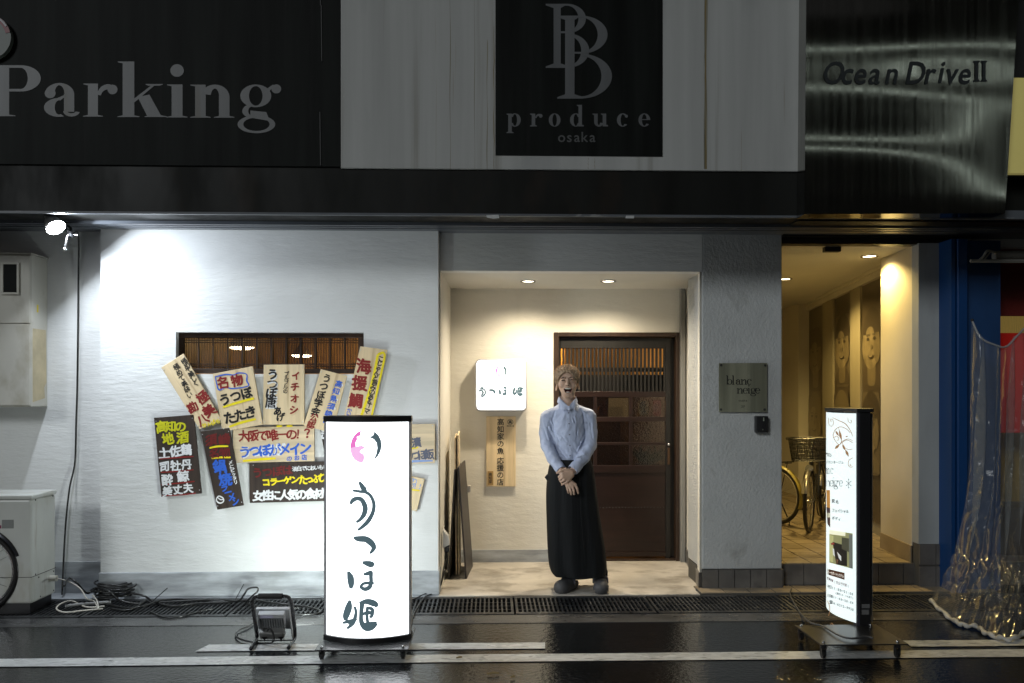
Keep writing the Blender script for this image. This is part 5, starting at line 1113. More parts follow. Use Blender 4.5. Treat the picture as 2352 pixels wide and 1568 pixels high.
MB().box(cx1-.565, cx1+.006, 5.988, RC, z1_, z1_+.008).build('lid', CREAM, t)
x0_, x1_, z0_, z1_ = WX(3, 5.985), WX(44, 5.985), WZ(680, 5.985), WZ(607, 5.985)
m = MB(); r_ = .016; m.box(x0_, x1_, 5.978, 5.9915, z1_-r_, z1_); m.box(x0_, x1_, 5.978, 5.9915, z0_, z0_+r_); m.box(x0_, x0_+r_, 5.9785, 5.9915, z0_+r_, z1_-r_); m.box(x1_-r_, x1_, 5.9785, 5.9915, z0_+r_, z1_-r_)
wf = m.build('window', CREAM, t, bevel=.003); MB().box(x0_+r_, x1_-r_, 5.984, 5.9913, z0_+r_, z1_-r_).build('pane', mat('dark_cabinet_glass', (.012, .014, .014), .1), wf)
m = MB().box(cx1+.0008, cx1+.0015, 6.07, 6.09, WZ(720, 6.08), WZ(703, 6.08)); m.build('warning_sticker', mat('yellow_sticker', (.7, .55, .02), .5), t)
m = MB(); m.add([(cx1+.001, 6.015, 2.02), (cx1+.001, 6.19, 2.02), (cx1+.001, 6.20, 1.62), (cx1+.001, 6.17, 1.58), (cx1+.001, 6.18, 1.50), (cx1+.001, 6.015, 1.47)], [(0, 1, 2, 3, 4, 5)]); m.build('old_paint_patch', mat('yellowed_paint', (.45, .38, .24), .5, var=(8, (1, 1, 1), .15)), t)
# cables
def cable(name, label, pts, r=.005, mt=RUBBER, cat='cable'): return tag(MB().tube(spline(pts, 8), r, 8).build(name, mt, smooth='all'), label, cat)
cable('lamp_cable', 'long black cord hanging from the clip lamp down the white wall', [cl+Vector((.02, 0, .01)), W(178, 533, 5.95), W(181, 560, 6.1), W(180, 640, 6.19), W(179, 760, 6.2), W(177, 900, 6.2), W(175, 960, 6.2), W(172, 1060, 6.2), W(160, 1120, 6.18), W(152, 1190, 6.16), W(148, 1250, 6.15), W(146, 1290, 6.12), Vector((W(146, 1340, 6.1).x, 6.08, .02))], .0065)
tg = MB(); cc = G(262, 1374); hx = []
for k in range(12*24):
    a = 2*math.pi*k/24; lp = k/24; r_ = .105+.022*math.sin(lp*2.3)+.012*math.sin(lp*5.1); hx.append(Vector((cc.x+.02*math.sin(lp*1.7)+r_*1.12*math.cos(a), cc.y+r_*.78*math.sin(a), .010+.0085*lp+.010*math.sin(a+lp*2.1)+.010)))
tg.tube(hx, .0065, 8)
tag(tg.build('cable_coil', RUBBER, smooth='all'), 'coil of black cable lying on the drain grate at the foot of the white wall', 'cable')
def gz(px, py, z=.008): return G(px, py, z)
cable('power_cable', 'black cable running from the coil along the grate to the work light', [gz(300, 1362, .06), gz(330, 1368, .05), gz(355, 1382), gz(395, 1392), gz(450, 1386), gz(520, 1383), gz(560, 1378, .02), gz(585, 1378), gz(640, 1386), gz(700, 1392), gz(735, 1402), gz(725, 1410), gz(690, 1412), gz(660, 1416)], .0075)
cable('thick_cable', 'thick black cable arching from the cooling unit to the coil', [gz(148, 1345, .19), W(158, 1328, 5.85), W(176, 1338, 5.85), gz(200, 1362, .06), gz(225, 1350, .09), gz(250, 1358, .1), gz(275, 1378, .03), gz(320, 1386), gz(335, 1378, .03), gz(300, 1400), gz(255, 1398)], .0075)
cable('loose_cable', 'black cable with a standing loop and plug behind the work light', [gz(340, 1384), gz(420, 1380, .02), gz(500, 1377, .02), gz(545, 1380, .03), W(560, 1366, 5.75), W(570, 1352, 5.75), W(590, 1349, 5.75), W(591, 1358, 5.75), W(580, 1368, 5.75), gz(566, 1384, .02), gz(590, 1392), gz(640, 1398), gz(690, 1396)], .0068)
m = MB(); p = gz(553, 1379, .02); m.tube([p+Vector((-.04, 0, 0)), p+Vector((.05, 0, 0))], [.016, .012], 10); m.tube([p+Vector((.06, .0, 0)), p+Vector((.10, .01, 0))], [.013, .016], 10)
tag(m.build('plug_joint', BLACKP, smooth=True), 'black plug and socket joint lying on the grate left of the work light', 'plug')
cable('trailing_cable', 'black cable trailing along the kerb edge from the coil to the plug joint', [gz(235, 1385), gz(290, 1396), gz(330, 1392, .02), gz(372, 1378, .02), gz(430, 1376), gz(480, 1381), gz(530, 1380, .015)], .0072)
cable('wet_cable', 'black cable lying on the wet road edge below the coil', [gz(345, 1404, .004), gz(365, 1414, .004), gz(390, 1419, .004), gz(425, 1414, .004), gz(455, 1405, .004), gz(490, 1398)], .006)
WHC = mat('white_cable', (.55, .52, .46), .5)
cable('white_cable', 'thin white cable hanging in a curve from the cooling unit pipe', [Vector((ux1+.05, 5.84, .2)), W(160, 1336, 5.85), W(185, 1352, 5.82), W(200, 1375, 5.8), gz(216, 1380, .03), gz(226, 1398, .02), gz(222, 1378, .05), W(212, 1366, 5.8)], .004, WHC)
cable('pale_cable', 'pale cable looped on the ground beside the black plinth', [gz(236, 1398), gz(190, 1402), gz(150, 1406), gz(130, 1398, .02), gz(140, 1386, .03), gz(165, 1380, .02), gz(200, 1394), gz(240, 1392)], .0055, WHC)
cable('grey_pipe', 'short grey conduit lying under the white cables', [gz(150, 1392, .02), gz(180, 1388, .02), gz(230, 1384, .02), gz(255, 1382, .02)], .011, mat('grey_conduit', (.2, .2, .2), .5))
for k, (a, b, l_) in enumerate((((250, 1378), (237, 1345), 'stiff black wire end sticking up left of the cable coil'), ((344, 1386), (385, 1350), 'stiff black wire end sticking up right of the cable coil'), ((540, 1378), (560, 1341), 'stiff black wire end sticking up by the plug joint'))):
    p = gz(*a, .01); tag(MB().tube([p, W(b[0], b[1], p.y+.05)], .0035, 6).build('wire_end', RUBBER, smooth=True), l_, 'wire')
# socket on the entrance corner
t = thing('outdoor_socket', 'white weatherproof wall socket with a black plug at the corner of the entrance', 'socket', W(1020, 1250, 6.34))
p = W(1017, 1238, 6.3)
MB().prism([(p.x, 6.28, p.z-.07), (p.x+.055, 6.28, p.z-.04), (p.x+.045, 6.28, p.z+.02), (p.x+.01, 6.28, p.z+.07), (p.x, 6.28, p.z+.07)], (0, .09, 0)).build('cover', WHITEP, t, bevel=.004)
MB().box(p.x+.01, p.x+.05, 6.30, 6.35, p.z-.10, p.z-.05).build('plug', BLACKP, t, bevel=.004)
cable('sign_cable', 'black cord from the wall socket to the glowing standing sign', [Vector((p.x+.03, 6.32, p.z-.09)), Vector((p.x+.04, 6.30, p.z-.25)), W(1022, 1310, 6.2), G(1012, 1345, .02), G(1000, 1360, .01), G(975, 1372, .01), G(955, 1400, .008), G(945, 1425, .008), Vector((XC+.2, 5.03, .03)), Vector((XC+.12, 4.95, .085))], .006)
cable('looping_cable', 'second black cord looping from the grate towards the standing sign', [Vector((p.x+.035, 6.31, p.z-.1)), W(1020, 1300, 6.25), G(1008, 1352, .02), G(975, 1364, .015), G(950, 1376, .012), G(920, 1384, .008), G(880, 1390, .008)], .005)
cable('salon_sign_cable', 'grey cord from the tiled step to the foot of the salon sign', [G(1818, 1352, .03), G(1815, 1366, .015), G(1826, 1388, .01), G(1842, 1412, .01), G(1862, 1430, .095), G(1890, 1438, .1), G(1925, 1458, .105), G(1955, 1466, .105), G(1990, 1462, .105), G(2005, 1466, .1)], .006, mat('grey_cord', (.06, .06, .06), .45))
# folded A-board
t = thing('folded_board', 'black folding sandwich board standing closed against the left side of the entrance', 'sandwich board', G(1057, 1320))
def leaf(name, bf, bb, tf, tb, thx, mt, par):
    A = [G(*bf, .004), G(*bb, .004)]; F_ = W(*tf, A[0].y); B_ = W(*tb, A[1].y); return MB().prism([A[0], A[1], B_, F_], (thx, 0, 0)).build(name, mt, par, bevel=.002, seg=1)
DBW = mat('dark_umber_panel', (.035, .028, .026), .45, var=(5, (1, 1, .3), .25))
leaf('panel', (1068.5, 1329), (1083, 1300), (1050.5, 1073), (1065, 1057), .014, DBW, t); leaf('panel', (1029, 1329), (1046, 1302), (1043, 1078), (1056, 1064), .014, DBW, t)
pb_ = W(1073, 1122, 6.75); MB().box(pb_.x, pb_.x+.03, 6.73, 6.77, pb_.z-.03, pb_.z+.03).build('latch', mat('bone_plastic', (.5, .45, .38), .5), t, bevel=.008)
t = thing('board_stack', 'two tall pale wooden boards leaning behind the folding sandwich board', 'boards', G(1052, 1305))
for k in range(2):
    A0, A1 = Vector((W(1047+6*k, 1080, 6.75).x, 6.70, .01)), Vector((W(1050+6*k, 1080, 7.1).x, 7.08, .01)); zt0 = W(1047, 1000-6*k, 6.7).z
    MB().prism([A0, A1, A1+Vector((-.01, 0, zt0-.01)), A0+Vector((-.01, 0, zt0-.03))], (.012, 0, 0)).build('board', WOODL2, t)

# ================================================================== LITTER
LIT = mat('leaf_litter', (.30, .22, .10), .7)
for k, (px, py, l_) in enumerate(((1133, 1549, 'curled brown cigarette end on the wet road near the lower edge'), (1178, 1557, 'tiny pale crumb of litter beside the cigarette end'), (1055, 1512, 'small scrap of brown litter on the white line'))):
    p = G(px, py, .0); s_ = (.034, .012, .016)[k]
    tag(MB().tube([p+Vector((-s_, -.006, .006)), p+Vector((0, .002, .009)), p+Vector((s_*.9, .008, .006))], [.004, .006, .004], 7).build('litter_scrap', LIT, smooth=True), l_, 'litter')

# ================================================================== ACROSS THE STREET (unseen wall, added to be mirrored in the steel panel)
t = thing('added_opposite_wall', 'unseen wall with two fluorescent strips, added across the street to be mirrored in the steel panel', 'building', (11, -12, 0))
MB().box(5.5, 18, -12.3, -12, 0, 15.5).build('wall', mat('dim_opposite_wall', (.34, .33, .30), .7, var=(1, (1, 1, 1), .4)), t)
FLU = mat('fluorescent_glow', (1, 1, 1), emit=2.8, ecol=(.86, 1.0, .92))
for (x0_, x1_, z) in ((6.0, 17, 10.6), (5.8, 17, 8.3)): MB().tube([(x0_, -11.9, z), (x1_, -11.9, z)], .05, 8).build('tube_lamp', FLU, t)

# ================================================================== BICYCLES
def bicycle(label, hubs, fwd, frame_m, fender_m, basket=True, group='bicycles', z0=0.0, rear=False):
    """built along local x, then turned; hubs = world ground point under the front (or rear) hub"""
    t = thing('bicycle', label, 'bicycle', (0, 0, 0), group)
    r_ = .30; F_ = Vector((.54, 0, r_)); B_ = Vector((-.52, 0, r_)); BBk = Vector((-.07, 0, .27)); ST = Vector((-.20, 0, .60)); HT, HB = Vector((.34, 0, .72)), Vector((.38, 0, .58))
    m = MB(); m.tube(spline([HB, HB.lerp(BBk, .5)+Vector((-.02, 0, -.05)), BBk]), .019, 10); m.tube([BBk, ST, ST+Vector((-.04, 0, .13))], .016, 10); m.tube([HT, HB], .02, 10)
    for s_ in (-.045, .045):
        m.tube([BBk+Vector((0, s_*.6, 0)), B_+Vector((0, s_*1.2, 0))], .010, 8); m.tube([ST+Vector((0, s_*.5, 0)), B_+Vector((0, s_*1.2, 0))], .008, 8); m.tube(spline([HB+Vector((0, s_, -.02)), HB+Vector((.05, s_*1.1, -.14)), F_+Vector((0, s_*1.1, 0))]), .011, 8)
    m.build('frame', frame_m, t, smooth=True)
    for c in (F_, B_):
        ri = lambda R_, n_=40: [c+Vector((R_*math.cos(2*math.pi*i/n_), 0, R_*math.sin(2*math.pi*i/n_))) for i in range(n_)]
        m = MB().cyl(c+Vector((0, -.045, 0)), c+Vector((0, .045, 0)), .017, n=12)
        for i in range(28):
            a = 2*math.pi*i/28; b = a+.35*(1 if i % 2 else -1); m.tube([c+Vector((.016*math.cos(b), .03*(1 if i % 4 < 2 else -1), .016*math.sin(b))), c+Vector((.262*math.cos(a), 0, .262*math.sin(a)))], .0011, 4)
        w = m.build('wheel', CHROME, t, smooth=True); MB().tube(ri(r_-.019), .019, 8, closed=True).build('tyre', RUBBER, w, smooth='all'); MB().tube(ri(r_-.042), .010, 6, closed=True).build('rim', CHROME, w, smooth='all')
        m = MB(); a0, a1 = (R(20), R(150)) if c is F_ else (R(15), R(200)); n_ = 22; V = []
        for i in range(n_+1):
            a = a0+(a1-a0)*i/n_
            for yy, rr in ((-.03, r_+.006), (-.018, r_+.017), (0, r_+.021), (.018, r_+.017), (.03, r_+.006)): V.append(c+Vector((rr*math.cos(a), yy, rr*math.sin(a))))
        m.add(V, [(5*i+j, 5*i+j+1, 5*i+j+6, 5*i+j+5) for i in range(n_) for j in range(4)]); m.build('mudguard', fender_m, t, smooth='all')
    m = MB().ell(ST+Vector((-.06, 0, .17)), (.13, .075, .03), 14, 8); m.ell(ST+Vector((-.12, 0, .175)), (.08, .10, .04), 14, 8); m.build('saddle', mat('brown_saddle', (.04, .025, .015), .45), t, smooth='all')
    H0 = HT+Vector((-.02, 0, .14)); m = MB().tube([HT, H0], .014, 8); m.tube(spline([H0+Vector((-.14, -.26, .03)), H0+Vector((-.04, -.20, .04)), H0+Vector((.02, -.06, .01)), H0+Vector((.02, .06, .01)), H0+Vector((-.04, .20, .04)), H0+Vector((-.14, .26, .03))]), .011, 8)
    hb_ = m.build('handlebar', CHROME if frame_m is not RUBBER else RUBBER, t, smooth=True)
    for s_ in (-1, 1): MB().tube([H0+Vector((-.07, s_*.225, .036)), H0+Vector((-.15, s_*.265, .03))], .016, 10).build('grip', RUBBER, hb_, smooth=True)
    m = MB().tube([BBk+Vector((0, -.06, 0)), BBk+Vector((.12, -.075, -.11))], .008, 8); m.tube([BBk+Vector((0, .06, 0)), BBk+Vector((-.12, .075, .11))], .008, 8); m.build('crank', CHROME, t, smooth=True)
    for p in (BBk+Vector((.12, -.125, -.11)), BBk+Vector((-.12, .125, .11))):
        m = MB(); 
        for (a, b, c_, d) in ((-.045, .045, -.045, -.035), (-.045, .045, .035, .045), (-.045, -.035, -.035, .035), (.035, .045, -.035, .035), (-.005, .005, -.035, .035)): m.box(p.x+a, p.x+b, p.y+c_, p.y+d, p.z-.011, p.z+.011)
        m.build('pedal', RUBBER, t)
    m = MB().cyl(BBk+Vector((0, -.045, 0)), BBk+Vector((0, -.04, 0)), .075, n=20); m.build('chainring', IRON, t)
    m = MB()
    for s_ in (-.05, .05): m.tube([ST+Vector((-.05, s_*.6, .02)), Vector((-.70, s_, .66))], .006, 6); m.tube([Vector((-.62, s_*1.1, .66)), B_+Vector((0, s_*1.3, .02))], .005, 6)
    for i in range(4): m.tube([Vector((-.40-.09*i, -.05, .645)), Vector((-.40-.09*i, .05, .645))], .005, 6)
    m.build('rear_rack', RUBBER, t, smooth=True)
    MB().ell(B_+Vector((-.335, 0, .12)), (.012, .025, .03), 12, 8).build('reflector', mat('red_reflector', (.35, .01, .01), .2), t, smooth='all')
    MB().tube(spline([B_+Vector((.03, .06, -.02)), B_+Vector((-.06, .09, -.18)), B_+Vector((-.12, .10, -.293)), B_+Vector((-.12, -.06, -.293)), B_+Vector((.02, -.06, -.02))]), .007, 8).build('kickstand', IRON, t, smooth=True)
    if basket:
        c0 = HT+Vector((.20, 0, -.02)); m = MB()
        ringx = lambda z, sx_, sy_: [c0+Vector((sx_*math.copysign(abs(math.cos(a))**.6, math.cos(a)), sy_*math.copysign(abs(math.sin(a))**.6, math.sin(a)), z)) for a in [2*math.pi*i/40 for i in range(40)]]
        for k in range(7): z = -.0+.22*k/6; q = .82+.18*k/6; m.tube(ringx(z, .14*q, .19*q), .0045 if k in (0, 6) else .002, 5, closed=True)
        lo, hi = ringx(0, .14*.82, .19*.82), ringx(.22, .14, .19)
        for a, b in zip(lo, hi): m.tube([a, b], .002, 4)
        for i in range(3, 18, 2): m.tube([lo[i], lo[40-i]], .0016, 4)
        bk_ = m.build('basket', RUBBER, t); V = lo+hi; MB().add(V, [(i, (i+1) % 40, 40+(i+1) % 40, 40+i) for i in range(40)]).build('mesh_lining', mat('dark_mesh', (.03, .03, .028), .6, alpha=.55), bk_)
        MB().cyl(HT+Vector((.12, 0, -.10)), HT+Vector((.19, 0, -.10)), .035, .04, 14).build('headlight', CHROME, t, smooth=True)
    an = math.atan2(fwd[1], fwd[0]); c_, s_ = math.cos(an), math.sin(an); hx = B_.x if rear else F_.x
    t.location = (hubs.x-hx*c_, hubs.y-hx*s_, z0); t.rotation_euler = (R(0), 0, an); return t
NAVY = mat('black_bike_paint', (.015, .015, .018), .25); YEL = mat('yellow_bike_paint', (.42, .35, .08), .3)
g = G(1858, 1222, HF); bicycle('black city bicycle with a wire front basket parked in the amber hallway', g, (-.50, -.87), NAVY, mat('steel_mudguard', (.35, .34, .32), .3, metal=.9), z0=HF)
g = G(1783, 1204, HF); bicycle('bicycle with yellow mudguards half hidden behind the stucco pier in the hallway', g, (-.52, .85), YEL, YEL, basket=False, z0=HF, rear=True)
g = G(-60, 1414, 0); bicycle('bicycle cut off at the left edge before the cooling unit, only its wheel showing', g, (1, .08), NAVY, NAVY, basket=False)

# ================================================================== THE MAN
class Field:
    """a signed distance grid; primitives are blended into it and the skin is drawn where it crosses zero"""
    def __init__(s, lo, hi, h):
        s.lo = np.array(lo, float); s.h = h; s.n = np.ceil((np.array(hi)-s.lo)/h).astype(int)+1
        s.f = np.full(s.n, 0.3, np.float32)
    def _sl(s, lo, hi):
        a = np.maximum(0, np.floor((np.array(lo)-s.lo)/s.h).astype(int)); b = np.minimum(s.n, np.ceil((np.array(hi)-s.lo)/s.h).astype(int)+1)
        if np.any(b <= a): return None, None
        ax = [np.arange(a[i], b[i])*s.h+s.lo[i] for i in range(3)]
        return (slice(a[0], b[0]), slice(a[1], b[1]), slice(a[2], b[2])), np.meshgrid(*ax, indexing='ij')
    def _mix(s, sl, d, k, sub):
        f = s.f[sl]; d = d.astype(np.float32)
        if sub: f2, d2 = -f, d
        else: f2, d2 = f, d
        h = np.clip(.5+.5*(f2-d2)/k, 0, 1); r = f2*(1-h)+d2*h-k*h*(1-h)
        s.f[sl] = -r if sub else r
    def cone(s, a, b, ra, rb, k=.02, sub=False):
        a, b = np.array(a, float), np.array(b, float); mg = max(ra, rb)+k+4*s.h
        sl, P = s._sl(np.minimum(a, b)-mg, np.maximum(a, b)+mg)
        if sl is None: return s
        ab = b-a; t = np.clip(sum((P[i]-a[i])*ab[i] for i in range(3))/max(ab @ ab, 1e-9), 0, 1)
        d = np.sqrt(sum((P[i]-a[i]-t*ab[i])**2 for i in range(3)))-(ra+(rb-ra)*t); s._mix(sl, d, k, sub); return s
    def chain(s, pts, k=.01):
        for (a, ra), (b, rb) in zip(pts[:-1], pts[1:]): s.cone(a, b, ra, rb, k)
        return s
    def ell(s, c, r, k=.02, sub=False, rot=None):
        c = np.array(c, float); r = np.array(r, float); mg = r.max()+k+4*s.h
        sl, P = s._sl(c-mg, c+mg)
        if sl is None: return s
        q = [P[i]-c[i] for i in range(3)]
        if rot is not None: Rm = np.array(rot); q = [sum(Rm[j][i]*q[j] for j in range(3)) for i in range(3)]
        k0 = np.sqrt(sum((q[i]/r[i])**2 for i in range(3))); k1 = np.sqrt(sum((q[i]/r[i]**2)**2 for i in range(3)))+1e-9
        s._mix(sl, k0*(k0-1)/k1, k, sub); return s
    def half(s, axis, val, keep_above=True, k=.004):      # keeps one side of a plane
        ax = np.arange(s.n[axis])*s.h+s.lo[axis]; d = (val-ax if keep_above else ax-val).astype(np.float32)
        sh = [1, 1, 1]; sh[axis] = -1; s.f = np.maximum(s.f, d.reshape(sh)); return s
    def coords(s): return np.meshgrid(*[np.arange(s.n[i])*s.h+s.lo[i] for i in range(3)], indexing='ij')
    def mesh(s):
        f = s.f; f[0], f[-1] = np.maximum(f[0], .01), np.maximum(f[-1], .01); f[:, 0] = np.maximum(f[:, 0], .01); f[:, -1] = np.maximum(f[:, -1], .01); f[:, :, 0] = np.maximum(f[:, :, 0], .01); f[:, :, -1] = np.maximum(f[:, :, -1], .01)
        n = f < 0; cnt = np.zeros([q-1 for q in f.shape], np.int8)
        co = [(i, j, k) for i in (0, 1) for j in (0, 1) for k in (0, 1)]; N = f.shape
        for i, j, k in co: cnt += n[i:N[0]-1+i, j:N[1]-1+j, k:N[2]-1+k]
        act = (cnt > 0) & (cnt < 8); idx = np.full(act.shape, -1, np.int64); cells = np.argwhere(act); idx[act] = np.arange(len(cells))
        acc = np.zeros((len(cells), 3)); num = np.zeros(len(cells))
        for a in co:
            for ax in range(3):
                if a[ax]: continue
                b = list(a); b[ax] = 1
                fa = f[cells[:, 0]+a[0], cells[:, 1]+a[1], cells[:, 2]+a[2]]; fb = f[cells[:, 0]+b[0], cells[:, 1]+b[1], cells[:, 2]+b[2]]
                mk = (fa < 0) != (fb < 0); t = np.where(mk, fa/np.where(fa == fb, 1, fa-fb), 0); p = np.array(a, float)[None, :]+0*acc; p[:, ax] = t; acc += p*mk[:, None]; num += mk
        V = s.lo+(cells+acc/num[:, None])*s.h; F = []
        for ax in range(3):
            u, v = [(1, 2), (2, 0), (0, 1)][ax]; A = np.take(n, np.arange(N[ax]-1), ax); B = np.take(n, np.arange(1, N[ax]), ax)
            E = np.argwhere(A != B); E = E[(E[:, u] > 0) & (E[:, v] > 0) & (E[:, u] < N[u]-1) & (E[:, v] < N[v]-1)]
            fl = A[E[:, 0], E[:, 1], E[:, 2]]; q = []
            for du, dv in ((1, 1), (0, 1), (0, 0), (1, 0)):
                c = E.copy(); c[:, u] -= du; c[:, v] -= dv; q.append(idx[c[:, 0], c[:, 1], c[:, 2]])
            q = np.stack(q, 1); q[~fl] = q[~fl][:, ::-1]; F.append(q)
        return V, np.concatenate(F)
    def build(s, name, mats, parent, sel=None, relax=1):
        V, F = s.mesh()
        base = WLOC[parent.name]; me = bpy.data.meshes.new(name); me.vertices.add(len(V)); me.vertices.foreach_set('co', (V-np.array(base)).ravel().astype(np.float32))
        me.loops.add(F.size); me.loops.foreach_set('vertex_index', F.ravel().astype(np.int32)); me.polygons.add(len(F)); me.polygons.foreach_set('loop_start', np.arange(0, F.size, 4, dtype=np.int32)); me.polygons.foreach_set('loop_total', np.full(len(F), 4, np.int32))
        for q in (mats if isinstance(mats, list) else [mats]): me.materials.append(q)
        if sel is not None: me.polygons.foreach_set('material_index', sel(V[F].mean(1)).astype(np.int32))
        me.polygons.foreach_set('use_smooth', np.ones(len(F), bool)); me.update(); me.validate()
        o = bpy.data.objects.new(name, me); COL.objects.link(o); o.parent = parent; WLOC[o.name] = base
        if relax:
            sm = o.modifiers.new('relax', 'SMOOTH'); sm.factor = .5; sm.iterations = relax
        return o
YM0 = 6.22
def M(px, py, dy=0.0): return W(px, py, YM0+dy)
man = thing('person', 'laughing young man in pale blue shirt and long black apron with crossed wrists', 'person', (WX(1325, YM0), YM0, 0.002))
SKIN = mat('skin', (.54, .37, .275), .5, spec=.35, var=(30, (1, 1, 1), .07)); SKIN.node_tree.nodes['Principled BSDF'].inputs['Subsurface Weight'].default_value = .12; SKIN.node_tree.nodes['Principled BSDF'].inputs['Subsurface Radius'].default_value = (.012, .005, .003)
MOUTH = mat('mouth_inside', (.055, .012, .010), .5); LIP = mat('lip', (.34, .175, .135), .45); SHIRT = mat('pale_blue_cotton', (.44, .495, .65), .8, var=(9, (1, 1, 1), .03), bump=(11, (1.3, 1, .6), .8, .024, 2.0), bump2=(300, (1, 1, 1), .15, .001))
APRON = mat('black_apron_cloth', (.0065, .0075, .0085), .8, spec=.25, var=(6, (3, 1, .2), .3), bump=(9, (2.6, 1, .10), .5, .02), bump2=(250, (1, 1, 1), .2, .001))
TROU = mat('black_trouser_cloth', (.009, .0095, .011), .8); CLOG = mat('grey_rubber_clog', (.062, .060, .062), .6, var=(30, (1, 1, 1), .2), bump=(40, (1, 1, 1), .15, .003))
HAIR = mat('dyed_brown_hair', (.36, .255, .165), .55, var=(60, (1, 1, .4), .4), bump=(70, (1.2, 1.2, .5), .8, .01)); HAIRD = mat('dark_brow_hair', (.05, .035, .028), .6); TOOTH = mat('tooth', (.72, .70, .60), .3)
a, b = M(1228, 1372, 0), M(1404, 834, 0)
B = Field((a.x, YM0-.235, -.0), (b.x, YM0+.16, b.z), .0034)
# hidden trunk and legs
B.cone(M(1268, 960, .045), M(1340, 958, .045), .028, .028, .02).ell(M(1306, 995, .04), (.10, .055, .16), .04).ell(M(1312, 1070, .03), (.12, .075, .12), .05)
B.chain([(M(1296, 1100, .03), .07), (M(1297, 1220, .02), .05), (M(1306, 1335, .03), .036)], .03).chain([(M(1336, 1100, .03), .07), (M(1355, 1220, .02), .05), (M(1378, 1335, .03), .036)], .03)
for hp, tp in ((G(1318, 1352), G(1292, 1362)), (G(1378, 1353), G(1380, 1364))): B.cone(Vector((hp.x, hp.y, .04)), Vector((tp.x, tp.y, .035)), .03, .03, .02)
# arms
B.chain([(M(1258, 962, .035), .034), (M(1254.5, 1018, .012), .028), (M(1272, 1053, -.07), .026), (M(1288, 1078, -.132), .024), (M(1297, 1097, -.165), .024)], .02)
B.chain([(M(1352, 960, .035), .034), (M(1356.5, 1020, .006), .028), (M(1341, 1051, -.078), .026), (M(1318, 1079, -.162), .024), (M(1312, 1084, -.182), .023)], .02)
# hand held below (fingers hanging)
h1 = [((1304, 1103, -.178), (1321, 1112.5, -.190), (1325.5, 1122.5, -.196), (1328, 1132, -.186), .0092), ((1303, 1104, -.180), (1315, 1117, -.195), (1317.8, 1127, -.201), (1318.6, 1134.6, -.190), .0095),
      ((1301, 1105, -.180), (1308.5, 1119, -.195), (1310.8, 1128.5, -.201), (1312, 1135, -.190), .0090), ((1299, 1105, -.176), (1302, 1117, -.190), (1304, 1125.5, -.195), (1305.5, 1131.8, -.186), .0080)]
for w_, k_, j_, t_, r_ in h1: B.chain([(M(*w_), .017), (M(*k_), r_*1.22)], .012); B.chain([(M(*k_), r_*1.05), (M(*j_), r_), (M(*t_), r_*.86)], .0025)
B.cone(M(1312, 1106, -.178), M(1321, 1113, -.165), .013, .011, .008).cone(M(1321, 1113, -.165), M(1326, 1121, -.160), .010, .008, .004)
# gripping hand over the wrist
h2 = [((1311, 1083, -.190), (1291.5, 1088, -.217), (1284, 1094.5, -.205), (1286, 1100, -.178), .0090), ((1312, 1086, -.192), (1292.5, 1095, -.219), (1285.8, 1101, -.206), (1288, 1106, -.180), .0092),
      ((1312, 1089, -.192), (1296, 1101.5, -.216), (1289, 1106.5, -.206), (1291, 1110, -.182), .0086), ((1313, 1092, -.190), (1302, 1107, -.210), (1295.5, 1110, -.205), (1290.5, 1113.2, -.194), .0074)]
for w_, k_, j_, t_, r_ in h2: B.chain([(M(*w_), .019), (M(*k_), r_*1.25)], .012); B.chain([(M(*k_), r_*1.08), (M(*j_), r_), (M(*t_), r_*.9)], .0025)
B.chain([(M(1309, 1081, -.195), .016), (M(1299, 1077.5, -.205), .0125)], .012).chain([(M(1299, 1077.5, -.205), .0115), (M(1288, 1080, -.212), .0100), (M(1279.5, 1086, -.198), .0085)], .004)
# neck and head
B.cone(M(1305, 902, .035), M(1305, 940, .035), .052, .060, .03)
B.ell(M(1303, 866, .012), (.074, .092, .080), .02)
B.ell(M(1304, 884, -.012), (.0715, .078, .076), .03).ell(M(1305.4, 903, -.034), (.048, .045, .036), .03)
for sx_ in (-1, 1):
    B.ell(M(1304+sx_*13, 884, -.062), (.024, .024, .022), .014)
    e = M(1303.5+sx_*25.0, 889.5 if sx_ < 0 else 887, .012); B.ell(e, (.0085, .018, .031), .006, rot=Matrix.Rotation(R(sx_*-14), 3, 'Y')); B.ell(e+Vector((sx_*.006, -.010, .002)), (.006, .010, .017), .004, sub=True)
    ex, ey = (1294, 874) if sx_ < 0 else (1313.6, 872.5)
    B.ell(M(ex, ey, -.100), (.020, .018, .0105), .012, sub=True); B.ell(M(ex, ey+2.6, -.077), (.017, .0125, .0075), .006); B.ell(M(ex, ey-2.4, -.076), (.017, .0125, .007), .006); B.ell(M(ex, ey-7.2, -.082), (.020, .009, .006), .010)
B.ell(M(1304.6, 896.0, -.066), (.040, .034, .032), .018)
B.chain([(M(1304, 870, -.084), .0090), (M(1303.8, 877, -.096), .0105), (M(1303.6, 881.3, -.109), .0128)], .008)
for sx_ in (-1, 1): B.ell(M(1303.8+sx_*4.6, 883, -.097), (.0092, .0110, .0072), .005)
for sx_ in (-1, 1): B.cone(M(1304+sx_*8.2, 884.5, -.110), M(1304.6+sx_*13.2, 898, -.100), .0055, .0060, .006, sub=True)
B.ell(M(1305, 894.2, -.118), (.0325, .060, .0135), .004, sub=True).ell(M(1305.2, 897.4, -.118), (.0265, .060, .0180), .006, sub=True)
mc = M(1305, 897.2, -.098)
